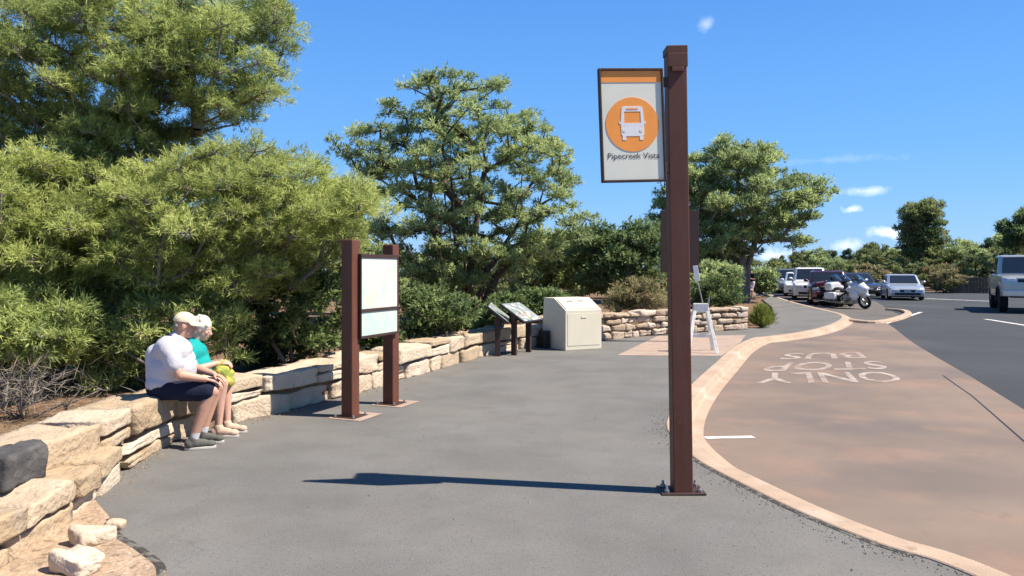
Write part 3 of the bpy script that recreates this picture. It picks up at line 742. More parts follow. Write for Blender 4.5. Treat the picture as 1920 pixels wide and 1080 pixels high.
def eyes(at, X, k, parent):
    for b in (-1, 1):
        e = MB(); e.ell(at(.083, b * .031, .000), (.009 * k, .012 * k, .007 * k), 10, 8, X); o = e.build('eye', M['white'], parent, smooth=True)
        e = MB(); e.ell(at(.0905, b * .031, .000), (.003 * k, .005 * k, .005 * k), 8, 6, X); e.build('iris', M['text'], o, smooth=True)
def shoe(parent, ankle, dirv, mt, drop=.0):
    d = Vector((dirv[0], dirv[1], 0)).normalized(); s = Vector((-d.y, d.x, 0)); a = Vector((ankle[0], ankle[1], 0))
    u = MB()
    u.ell(a - d * .035 + Vector((0, 0, .055)), (.052, .045, .05)); u.cap(a + Vector((0, 0, .06)), a + d * .10 + Vector((0, 0, .05)), .047, .040); u.ell(a + d * .155 + Vector((0, 0, .042)), (.058, .047, .033), 16, 10, Matrix.Rotation(math.atan2(d.y, d.x), 4, 'Z'))
    u.cap(a + Vector((-.0, 0, .06)), a + Vector((0, 0, .10)), .047, .047)
    o = fuse(u, 'shoe', mt, parent, .008, 4)
    for v in o.data.vertices: v.co.z = max(v.co.z, .018)
    q = MB(); n = 24; pts = []
    for k in range(n):
        t = 2 * math.pi * k / n; x = math.cos(t); wd = .049 + .006 * x
        pts.append(a + d * (.065 + x * .148) + s * math.sin(t) * wd)
    q.add([(p.x, p.y, .0) for p in pts] + [(p.x, p.y, .024) for p in pts], [tuple(range(n))[::-1], tuple(range(n, 2 * n))] + [(k, (k + 1) % n, n + (k + 1) % n, n + k) for k in range(n)])
    q.build('sole', M['sole'], o, .005)
    return o
# --- the man: white shirt, navy shorts, cap; sits on the wall facing the path
def man():
    r = thing('person', 'man sitting on the stone wall in white t-shirt, navy shorts and cream cap', 'person', (-3.12, 6.72, 0), R(13)); r.scale = (.90, .86, .975)
    V = Vector
    hip = [V((0, s * .12, .555)) for s in (-1, 1)]; knee = [V((.465, s * .15, .525)) for s in (-1, 1)]; ank = [V((.29, -.16, .10)), V((.33, .13, .10))]
    neck = V((.115, 0, 1.00)); hc = V((.185, 0, 1.125)); fw = (1, .05, -.10); up = (.10, 0, 1)
    sh = [V((.05, s * .215, .935)) for s in (-1, 1)]; el = [V((.19, -.29, .70)), V((.22, .29, .70))]; wr = [V((.405, -.20, .645)), V((.42, .20, .645))]
    b = MB()
    at, X = head(b, hc, fw, up, 1.03)
    b.cap(V((.09, 0, .97)), V((.165, 0, 1.075)), .072, .064); b.ell((.075, 0, .90), (.155, .225, .14)); b.ell((.07, 0, .73), (.195, .20, .19)); b.ell((0, 0, .57), (.165, .20, .13))
    for i in (0, 1):
        b.cap(sh[i], el[i], .066, .047); b.cap(el[i], wr[i], .046, .030); 
        b.cap(hip[i], knee[i], .094, .066); b.cap(knee[i], knee[i].lerp(ank[i], .35) + V((-.012, 0, 0)), .063, .062); b.cap(knee[i].lerp(ank[i], .35) + V((-.012, 0, 0)), ank[i], .062, .039)
        f = V((1, (.25, -.1)[i], 0)).normalized(); b.cap(ank[i], ank[i] + V((0, 0, -.045)), .038, .034); b.cap(ank[i] + V((0, 0, -.045)), ank[i] + f * .12 + V((0, 0, -.06)), .034, .026)
        hand(b, wr[i], (.75, (.25, -.3)[i], -.22), (-.15, 0, -1), (1, -1)[i], .55)
    body = fuse(b, 'body', M['skin_m'], r, .0065, 5)
    eyes(at, X, 1.03, body)
    t = MB()                                                                     # shirt
    t.ell((.072, 0, .895), (.178, .245, .155), 24, 14); t.ell((.068, 0, .725), (.222, .235, .205), 24, 14); t.ell((-.005, 0, .60), (.178, .228, .13), 20, 12); t.cap(V((.07, 0, .93)), V((.105, 0, 1.0)), .12, .082)
    t.cap(V((-.09, 0, .86)), V((-.06, 0, .60)), .10, .12)
    for i in (0, 1): t.cap(sh[i] + V((0, 0, .0)), sh[i].lerp(el[i], .62), .088, .086)
    o = fuse(t, 'shirt', M['tee'], r, .011, 5)
    for v in o.data.vertices:
        n_ = noise.noise(v.co * 9) * .007 + noise.noise(v.co * 24) * .003; v.co += v.normal * n_
        if v.co.z < .505: v.co.z = .505 + (v.co.z - .505) * .2
    c = MB(); c.tube([V((.095 + .088 * math.cos(a), .086 * math.sin(a), 1.0 - .028 * math.cos(a))) for a in [2 * math.pi * k / 24 for k in range(24)]], .011, 8, closed=True); c.build('collar', M['tee'], o, smooth=True)
    q = MB(); q.tube([V((.092 + .087 * math.cos(a), .085 * math.sin(a), 1.018 - .03 * math.cos(a) + .012 * math.sin(a) ** 2)) for a in [2 * math.pi * k / 24 for k in range(24)]], .008, 6, closed=True); q.build('neck_strap', M['black'], r, smooth=True)
    s = MB(); s.ell((0, 0, .55), (.182, .215, .115))                             # shorts
    for i in (0, 1): s.cap(hip[i], hip[i].lerp(knee[i], .90), .112, .094)
    o = fuse(s, 'shorts', M['navy'], r, .011, 5)
    for v in o.data.vertices:
        v.co += v.normal * noise.noise(v.co * 11) * .006
        if v.co.x < .15: v.co.z = max(v.co.z, .462)
    for i in (0, 1):
        shoe(r, ank[i], ((1, .25), (1, -.1))[i], M['shoeg'])
        k = MB(); k.cap(ank[i] + V((.0, 0, -.01)), ank[i].lerp(knee[i], .13), .044, .044); fuse(k, 'sock', M['tee'], r, .008, 3)
    h = MB()                                                                     # cap: dome and peak
    cc = at(-.010, 0, .038); h.ell(cc, (.110, .090, .088), 24, 14, X)
    o = fuse(h, 'cap', M['capc'], r, .007, 4)
    inv = X.inverted()
    for v in o.data.vertices:
        l = inv @ (v.co - cc)
        if l.z < -.004 - l.x * .05: l.z = -.004 - l.x * .05
        v.co = cc + X @ l
    pk = MB(); n = 13
    for zz in (0, .008):
        for k in range(n):
            a = -1.15 + 2.3 * k / (n - 1); pk.v.append(tuple(at(-.01 + .100 * math.cos(a), .084 * math.sin(a), .036 + zz)))
        for k in range(n):
            a = -1.15 + 2.3 * k / (n - 1); pk.v.append(tuple(at(.0 + .100 * math.cos(a) + .078 * max(0, math.cos(a * 1.1)), .088 * math.sin(a), .036 + zz - .022 * math.cos(a) - .018 * abs(math.sin(a)))))
    for k in range(n - 1):
        pk.f += [(k, k + 1, n + k + 1, n + k), (2 * n + k, 3 * n + k, 3 * n + k + 1, 2 * n + k + 1), (n + k, n + k + 1, 3 * n + k + 1, 3 * n + k)]
    pk.build('peak', M['capc'], o)
    g = MB(); 
    for sd in (-1, 1): g.cap(at(-.070, sd * .062, -.004), at(-.075, sd * .03, -.035), .022, .024, 8)
    g.cap(at(-.088, -.03, -.01), at(-.088, .03, -.01), .024, .024, 8)
    fuse(g, 'hair', M['hairg'], r, .008, 3)
man()
# --- the woman beside him: teal shirt, white hair, hands over the bag on her lap
def woman():
    r = thing('person', 'white haired woman in teal shirt sitting on the wall behind the man in the cap', 'person', (-3.14, 7.20, 0), R(8)); r.scale = (.90, .90, .985)
    V = Vector
    hip = [V((0, s * .11, .545)) for s in (-1, 1)]; knee = [V((.40, -.13, .52)), V((.40, .11, .52))]; ank = [V((.36, -.13, .10)), V((.40, .08, .10))]
    hc = V((.165, 0, 1.045)); fw = (1, -.02, -.28); up = (.28, 0, 1)
    sh = [V((.045, s * .185, .865)) for s in (-1, 1)]; el = [V((.13, -.245, .665)), V((.14, .245, .665))]; wr = [V((.335, -.075, .715)), V((.345, .075, .715))]
    b = MB(); at, X = head(b, hc, fw, up, .96)
    b.cap(V((.06, 0, .88)), V((.14, 0, 1.0)), .06, .055); b.ell((.06, 0, .82), (.13, .19, .12)); b.ell((.07, 0, .68), (.165, .175, .16)); b.ell((0, 0, .56), (.155, .19, .12))
    for i in (0, 1):
        b.cap(sh[i], el[i], .056, .041); b.cap(el[i], wr[i], .040, .026)
        b.cap(hip[i], knee[i], .090, .062); m = knee[i].lerp(ank[i], .35) + V((-.014, 0, 0)); b.cap(knee[i], m, .060, .058); b.cap(m, ank[i], .058, .036)
        f = V((1, 0, 0)); b.cap(ank[i], ank[i] + V((0, 0, -.045)), .035, .032); b.cap(ank[i] + V((0, 0, -.045)), ank[i] + f * .10 + V((0, 0, -.06)), .032, .024)
        hand(b, wr[i], (.8, (.45, -.45)[i], .0), (0, (.5, -.5)[i], -1), (1, -1)[i], .8)
    body = fuse(b, 'body', M['skin_w'], r, .0065, 5); eyes(at, X, .96, body)
    t = MB(); t.ell((.06, 0, .815), (.150, .205, .135), 24, 14); t.ell((.068, 0, .67), (.190, .20, .175), 24, 14); t.ell((0, 0, .575), (.165, .205, .115)); t.cap(V((.05, 0, .85)), V((.085, 0, .92)), .105, .072)
    for i in (0, 1): t.cap(sh[i], sh[i].lerp(el[i], .72), .076, .070)
    o = fuse(t, 'shirt', M['teal'], r, .011, 5)
    for v in o.data.vertices:
        v.co += v.normal * (noise.noise(v.co * 9) * .007 + noise.noise(v.co * 24) * .003)
        if v.co.z < .50: v.co.z = .50 + (v.co.z - .5) * .2
    c = MB(); c.tube([V((.075 + .076 * math.cos(a), .076 * math.sin(a), .925 - .028 * math.cos(a))) for a in [2 * math.pi * k / 20 for k in range(20)]], .009, 8, closed=True); c.build('collar', M['teal'], o, smooth=True)
    for i in (0, 1):
        d = (el[i] - sh[i]).normalized(); c = MB(); c.cap(sh[i].lerp(el[i], .70), sh[i].lerp(el[i], .78), .0685, .066); tag(fuse(c, 'cuff', M['tee'], o, .008, 3), 'white sleeve cuff')
    s = MB(); s.ell((0, 0, .545), (.168, .20, .105))
    for i in (0, 1): s.cap(hip[i], hip[i].lerp(knee[i], .55), .105, .092)
    o = fuse(s, 'shorts', M['capc'], r, .011, 5)
    for v in o.data.vertices:
        if v.co.x < .12: v.co.z = max(v.co.z, .462)
    for i in (0, 1): shoe(r, ank[i], (1, 0), M['shoeb'])
    g = MB(); rg = random.Random(8)                                              # short tousled hair
    g.ell(at(-.022, 0, .040), (.104, .090, .092), 20, 12, X); g.ell(at(-.06, 0, -.01), (.055, .078, .062), 16, 10, X)
    for k in range(42):
        a = rg.uniform(0, 6.28); e = rg.uniform(.15, 1.45)
        p = (-.022 + .098 * math.cos(e) * math.cos(a), .084 * math.cos(e) * math.sin(a), .038 + .086 * math.sin(e))
        if p[0] > .055 and p[2] < .075: continue
        g.ell(at(*p), rg.uniform(.014, .024), 8, 6)
    fuse(g, 'hair', M['hairw'], r, .0065, 2)
woman()
# --- the bag on her lap
def bag():
    r = thing('bag', 'yellow green cloth bag held on the lap of the woman in teal', 'bag', (-2.815, 7.245, .557), R(8))
    b = MB(); b.ell((0, 0, .055), (.085, .14, .085)); b.ell((.035, .02, .02), (.075, .12, .075)); b.ell((-.02, -.05, .06), (.06, .07, .06)); b.ell((.075, 0, -.04), (.05, .10, .06))
    o = fuse(b, 'body', M['bagc'], r, .009, 4)
    for v in o.data.vertices: v.co += v.normal * (noise.noise(v.co * 14) * .014 + noise.noise(v.co * 30) * .005)
    s = MB(); s.tube(smooth([(-.03, -.10, .10), (.01, -.07, .15), (.03, 0, .165), (.01, .07, .15), (-.03, .10, .10)], 5), .011, 7); s.build('strap', M['bagc'], r, smooth=True)
bag()
# --- two people far along the path
def far_person(loc, rz, lab, top, bottom, hair, seated):
    r = thing('person', lab, 'person', tuple(loc), rz); V = Vector; b = MB(); t = MB(); s = MB()
    if seated: hz, kn, an = .50, [V((.42, q * .12, .50)) for q in (-1, 1)], [V((.40, q * .12, .08)) for q in (-1, 1)]; T = V((.05, 0, 0))
    else: hz, kn, an = .90, [V((.03 + q * .10, q * .10, .48)) for q in (-1, 1)], [V((-.02 + q * .17, q * .10, .08)) for q in (-1, 1)]; T = V((.02, 0, 0))
    hips = [V((0, q * .10, hz)) for q in (-1, 1)]; nz_ = hz + .52
    at, X = head(b, V((.10, 0, nz_ + .16)), (1, 0, -.25), (.25, 0, 1), 1)
    b.cap(V((.03, 0, nz_ - .03)), V((.08, 0, nz_ + .09)), .06, .055); b.ell((.02, 0, hz + .38), (.12, .18, .14)); b.ell((0, 0, hz + .18), (.12, .155, .17)); b.ell((0, 0, hz), (.13, .165, .11))
    t.ell((.02, 0, hz + .38), (.138, .198, .155)); t.ell((0, 0, hz + .16), (.145, .175, .18)); s.ell((0, 0, hz - .0), (.145, .18, .12))
    for i, q in enumerate((-1, 1)):
        sh = V((.02, q * .20, hz + .44)); el = V((.10, q * .25, hz + .20)); wr = V((.30, q * .12, hz + .25))
        b.cap(sh, el, .055, .042); b.cap(el, wr, .040, .028); hand(b, wr, (.9, -q * .3, .1), (0, -q * .6, -1), (1, -1)[i], .6)
        t.cap(sh, sh.lerp(el, .6), .072, .068)
        b.cap(hips[i], kn[i], .085, .06); b.cap(kn[i], an[i], .058, .038); b.cap(an[i] - V((0, 0, .03)), an[i] + V((.13, 0, -.045)), .035, .03)
        s.cap(hips[i], hips[i].lerp(kn[i], .85), .105, .088)
        shoe(r, an[i], (1, 0), M['shoeg'])
    body = fuse(b, 'body', M['skin_m'], r, .012, 4); eyes(at, X, 1, body)
    fuse(t, 'shirt', top, r, .016, 4); fuse(s, 'shorts', bottom, r, .016, 4)
    g = MB(); g.ell(at(-.02, 0, .035), (.104, .088, .09), 18, 12, X); fuse(g, 'hair', hair, r, .012, 2)
g = G(1410, 561.5); far_person(g, R(200), 'person in black shirt and pale shorts standing by the far tree trunk', M['blackc'], M['tee'], M['black'], False)
g = G(1396, 562); far_person((g.x, g.y, 0), R(-60), 'person in lilac shirt sitting on a log beside the far tree trunk', M['pinkc'], M['pinkc'], M['hairg'], True)
mb = MB(); mb.tube([(-.75, 0, .20), (-.2, .02, .21), (.3, -.01, .205), (.8, .02, .2)], [.19, .2, .19, .18], 14); o = mb.build('log', M['bark_grey'], smooth=True)
o.location = (g.x - .08, g.y + .03, 0.02); o.rotation_euler = (0, 0, R(28)); tag(o, 'grey log under the person in lilac by the far tree', 'log')
# ---------------------------------------------------------------- vehicles
def paint(n, c, metal=.25): return mat(n, c, .28, .04, 1.5, metal=metal, spec=.5, coat=.7)
M['p_silver'] = paint('silver_paint', (.46, .49, .53), .45); M['p_white'] = paint('white_car_paint', (.70, .70, .70), 0); M['p_red'] = paint('dark_red_paint', (.075, .014, .028), .2)
M['p_grey'] = paint('grey_paint', (.20, .21, .215), .4); M['p_dark'] = paint('dark_paint', (.022, .018, .028), .2); M['p_pale'] = paint('pale_silver_paint', (.42, .44, .42), .45)
M['glass'] = mat('car_glass', (.018, .024, .03), .06, .1, 3, spec=.7, coat=.5); M['tyre'] = mat('tyre_rubber', (.016, .016, .017), .85, .15, 12)
M['rim'] = mat('alloy', (.40, .40, .41), .35, .1, 6, metal=.7); M['lamp'] = mat('lamp_lens', (.62, .64, .66), .15, .05, 6, spec=.7, coat=.6); M['tail'] = mat('tail_lens', (.30, .012, .012), .2, .05, 6)
M['trim'] = mat('black_trim', (.02, .02, .021), .6, .15, 8); M['plate'] = mat('plate_white', (.5, .5, .47), .5, .1, 12); M['chrome'] = mat('chrome', (.55, .55, .56), .16, .05, 6, metal=.95)
def wheel(root, x, y, r, w):
    sd = 1 if y > 0 else -1; a = MB(); n = 28
    pr = [(-w / 2, r * .62), (-w / 2, r * .90), (-w * .40, r * .985), (0, r), (w * .40, r * .985), (w / 2, r * .90), (w / 2, r * .62)]
    vs = [(x + q * math.sin(2 * math.pi * k / n), y + o, r + q * math.cos(2 * math.pi * k / n)) for k in range(n) for o, q in pr]; m = len(pr)
    fs = [(k * m + i, k * m + (i + 1) % m, ((k + 1) % n) * m + (i + 1) % m, ((k + 1) % n) * m + i) for k in range(n) for i in range(m)]
    a.add(vs, fs); t = a.build('wheel', M['tyre'], root, smooth=False)
    b = MB(); yo = y + sd * w * .44
    b.tube([(x, y - sd * w * .3, r), (x, y + sd * w * .2, r)], r * .615, 24); b.tube([(x, yo - sd * .02, r), (x, yo, r)], r * .16, 12)
    for k in range(7):
        g = 2 * math.pi * k / 7; b.bar((x + .10 * r * math.sin(g), yo - sd * .02, r + .10 * r * math.cos(g)), (x + .60 * r * math.sin(g), yo - sd * .035, r + .60 * r * math.cos(g)), r * .15, .02, (0, 1, 0))
    b.build('rim', M['rim'], t)
def car(name, label, cat, loc, rz, pm, L=4.7, Wd=1.82, H=1.46, cl=.19, hood=.82, nose=.62, belt=.92, deck=.96, wr=.33, ww=.22, xf=1.42, xr=-1.35,
        wa=.95, wt=.15, rt=-1.05, rb=-1.75, cabw=.79, pillar=-.25, group=None, rack=False, bed=False, box=.0, grille=True, tread=False):
    r = thing(name, label, cat, tuple(loc), rz, group); hL = L / 2
    ar = wr * 1.17
    def arch(xc): return [(xc + ar * math.cos(t), wr + ar * math.sin(t)) for t in np.linspace(0, math.pi, 11) if wr + ar * math.sin(t) > cl - .001]
    bot = [(hL - .06, cl + .04)] + [(xf + ar, cl)] + arch(xf) + [(xf - ar, cl), (xr + ar, cl)] + arch(xr) + [(xr - ar, cl), (-hL + .06, cl + .08)]
    top = [(-hL, cl + .25), (-hL + .02, deck - .16), (-hL + .10, deck - .02)] + ([(rb, deck)] if not bed else [(rb - .05, deck)]) + [(rb + .05, belt), (wa - .05, belt - .02), (wa + .10, (belt + hood) / 2 + .02), (hL - .55, hood - .02), (hL - .16, nose + .10), (hL - .03, nose), (hL, nose - .2), (hL, cl + .22)]
    prof = bot + top; n = len(prof); zmid = (cl + belt) / 2
    mb = MB(); sl = []
    for yy, sx, dz in ((-Wd / 2, .972, .10), (-Wd / 2 + .045, .985, .035), (-Wd * .36, 1, 0), (Wd * .36, 1, 0), (Wd / 2 - .045, .985, .035), (Wd / 2, .972, .10)):
        if box: sx = 1 - (1 - sx) * .5; dz *= .35
        for x, z in prof:
            f = max(0, (abs(x) - hL * .55) / (hL * .45)); ysh = 1 - (.09 if not box else .02) * f * f
            mb.v.append((x * (sx if abs(x) > hL * .8 else 1), yy * ysh, z - dz * max(0, (z - zmid) / (belt - zmid))))
    m = 6
    for i in range(m - 1): mb.f += [(i * n + k, i * n + (k + 1) % n, (i + 1) * n + (k + 1) % n, (i + 1) * n + k) for k in range(n)]
    mb.f += [tuple(range(n)), tuple(range((m - 1) * n, m * n))[::-1]]
    body = mb.build('body', pm, r, .02)
    un = MB(); un.box((-hL + .25, -Wd / 2 + ww + .05, cl - .02), (hL - .25, Wd / 2 - ww - .05, belt - .2)); un.build('underbody', M['trim'], r)
    # cabin
    wb, wt_ = Wd / 2 - .05, Wd / 2 * cabw
    z0, z1 = belt - .06, H
    c = MB()
    ring = lambda z, xa, xd, w_: [(xa, -w_ * .88, z), (xa - .10, -w_, z), (xd + .10, -w_, z), (xd, -w_ * .88, z), (xd, w_ * .88, z), (xd + .10, w_, z), (xa - .10, w_, z), (xa, w_ * .88, z)]
    A = ring(z0, wa, rb, wb); Bt = ring(z1 - .05, wt + .05, rt - .05, wt_ + .02); Ct = ring(z1, wt - .12, rt + .12, wt_ - .10)
    c.add(A + Bt + Ct, [(k, (k + 1) % 8, 8 + (k + 1) % 8, 8 + k) for k in range(8)] + [(8 + k, 8 + (k + 1) % 8, 16 + (k + 1) % 8, 16 + k) for k in range(8)] + [tuple(range(16, 24))])
    c.build('cabin', pm, r, .025)
    def lerp(a, b, t): return tuple(a[i] + (b[i] - a[i]) * t for i in range(3))
    def quad(name, a, b, c_, d, off):
        nn = (Vector(b) - Vector(a)).cross(Vector(d) - Vector(a)).normalized()
        if nn.dot(Vector(off)) < 0: nn = -nn
        q = MB(); lo = [Vector(p) + nn * .002 for p in (a, b, c_, d)]; hi = [p + nn * .008 for p in lo]
        q.add(lo + hi, [(0, 1, 2, 3), (7, 6, 5, 4)] + [(k, (k + 1) % 4, 4 + (k + 1) % 4, 4 + k) for k in range(4)]); return q.build(name, M['glass'], r)
    def pane(name, i, j, u0, u1, v0, v1, off):
        e = lambda u, v: lerp(lerp(A[i], A[j], u), lerp(Bt[i], Bt[j], u), v)
        return quad(name, e(u0, v0), e(u1, v0), e(u1, v1), e(u0, v1), off)
    pane('windscreen', 0, 7, .02, .98, .13, .95, (1, 0, 0)); pane('rear_window', 3, 4, .05, .95, .25, .92, (-1, 0, 0))
    for (i, j, s) in ((1, 2, -1), (6, 5, 1)):
        if bed: pane('side_window', i, j, .16, .86, .14, .92, (0, s, 0))
        else:
            pane('side_window', i, j, .13, .47, .16, .92, (0, s, 0)); pane('side_window', i, j, .51, .84, .16, .92, (0, s, 0))
    zl = nose - .02
    for s in (-1, 1):
        l = MB(); yl = s * (Wd / 2 - .33); 
        l.box((hL - .14, min(yl - .17, yl + .17), zl - .13), (hL + .012, max(yl - .17, yl + .17), zl + .02)); l.build('headlight', M['lamp'], r, .03)
        l = MB(); yl = s * (Wd / 2 - .22); l.box((-hL - .012, yl - .13, deck - .34), (-hL + .10, yl + .13, deck - .12)); l.build('tail_light', M['tail'], r, .02)
        k = MB(); k.ell((wa - .22, s * (Wd / 2 + .10), belt + .09), (.07, .11, .075), 12, 8); k.bar((wa - .2, s * (Wd / 2 - .06), belt + .02), (wa - .2, s * (Wd / 2 + .04), belt + .06), .05, .04); k.build('mirror', pm if not box else M['trim'], r, smooth=True)
        wheel(r, xf, s * (Wd / 2 - ww / 2 - .01), wr, ww); wheel(r, xr, s * (Wd / 2 - ww / 2 - .01), wr, ww)
        for xx in (wa - .85, wa - 1.75):
            if xx > rb: k = MB(); k.box((xx, s * Wd / 2 - .005 if s > 0 else s * Wd / 2 - .012, belt - .20), (xx + .17, s * Wd / 2 + .012 if s > 0 else s * Wd / 2 + .005, belt - .17)); k.build('door_handle', pm, r)
    g = MB(); gw = Wd / 2 - .55
    g.box((hL - .08, -gw, nose - .17), (hL + .006, gw, nose - .03)); gr = g.build('grille', M['trim'], r, .015)
    g = MB(); g.box((hL - .10, -Wd / 2 + .28, cl + .10), (hL + .010, Wd / 2 - .28, cl + .24)); g.build('air_intake', M['trim'], r, .02)
    g = MB(); g.box((hL + .003, -.17, cl + .28), (hL + .02, .17, cl + .37)); g.build('licence_plate', M['plate'], r)
    if rack:
        for s in (-1, 1):
            g = MB(); g.bar((wt - .15, s * wt_ * .86, H + .05), (rt + .1, s * wt_ * .86, H + .05), .03, .03); 
            for x in (wt - .25, (wt + rt) / 2, rt + .2): g.box((x - .03, s * wt_ * .86 - .018, H - .02), (x + .03, s * wt_ * .86 + .018, H + .034))
            g.build('roof_rail', M['trim'], r)
    return r
SUV = dict(L=4.75, Wd=1.88, H=1.78, cl=.24, hood=1.02, nose=.86, belt=1.08, deck=1.12, wr=.37, xf=1.42, xr=-1.38, wa=1.0, wt=.45, rt=-2.0, rb=-2.25, cabw=.80)
HATCH = dict(L=4.2, Wd=1.76, H=1.55, cl=.2, hood=.92, nose=.74, belt=.98, deck=1.02, wr=.32, xf=1.28, xr=-1.22, wa=.95, wt=.35, rt=-1.65, rb=-1.98)
def on_road(x, y): g = G(x, y, ZR); return Vector((g.x, g.y, ZR))
def face(p, deg): return (p, R(deg))
GP = 'cars parked along the kerb'
# headings: 0 = +X; the row faces the camera, nose towards -Y and a little left
g = on_road(1690, 560.5); car('silver_sedan', 'shiny silver sedan driving towards the camera in the road beyond the motorcycles', 'car', g, R(-110), M['p_silver'], L=4.75, Wd=1.86, H=1.45, wa=1.05, wt=.25, rt=-.85, rb=-1.65)
car('parked_car', 'dark red parked car right behind the white motorcycle', 'car', (16.05, 38.0, ZR), R(-110), M['p_red'], group=GP, **{**SUV, 'H': 1.66})
car('parked_car', 'white parked sport utility car with roof rails behind the dark red car', 'car', (17.35, 43.6, ZR), R(-109), M['p_white'], group=GP, rack=True, **{**SUV, 'H': 1.84, 'belt': 1.12})
car('parked_car', 'white parked hatchback between the grey car and the tall white car with roof rails', 'car', (18.9, 49.4, ZR), R(-109), M['p_white'], group=GP, **HATCH)
car('parked_car', 'pale grey parked car, second from the far end of the kerbside row', 'car', (20.3, 54.6, ZR), R(-108), M['p_grey'], group=GP, **SUV)
car('parked_car', 'dark parked car at the far end of the kerbside row', 'car', (21.6, 60.2, ZR), R(-108), M['p_dark'], group=GP, **HATCH)
g = on_road(1634, 556); car('dark_sedan', 'dark purplish car on the road half hidden behind the motorcycles', 'car', (g.x, g.y + 2, ZR), R(-95), M['p_dark'], L=4.7, Wd=1.85, H=1.5)
# pickup at the right edge of the picture
TK = dict(L=5.7, Wd=2.06, H=2.32, cl=.62, hood=1.50, nose=1.38, belt=1.52, deck=1.50, wr=.47, ww=.30, xf=1.75, xr=-1.85, wa=.85, wt=.42, rt=-1.05, rb=-1.22, cabw=.84, bed=True, box=1)
g = on_road(1886, 588); t = car('pickup_truck', 'big pale silver pickup truck at the right edge with its shadow on the road', 'pickup truck', (g.x + 2.3, g.y + 2.4, ZR), R(-118), M['p_pale'], **TK)
mb = MB(); mb.box((2.80, -1.0, .66), (3.0, 1.0, .90)); mb.build('bumper', M['chrome'], t, .03)
mb = MB(); mb.box((-2.75, -.92, 1.50), (-1.35, -.86, 1.56)); mb.box((-2.75, .86, 1.50), (-1.35, .92, 1.56)); mb.build('bed_rail', M['trim'], t)
for s in (-1, 1):
    mb = MB(); mb.tube([(1.75 + .56 * math.cos(a), s * 1.045, .47 + .56 * math.sin(a)) for a in np.linspace(-.05, math.pi + .05, 14)], .045, 6); mb.build('fender_flare', M['trim'], t)
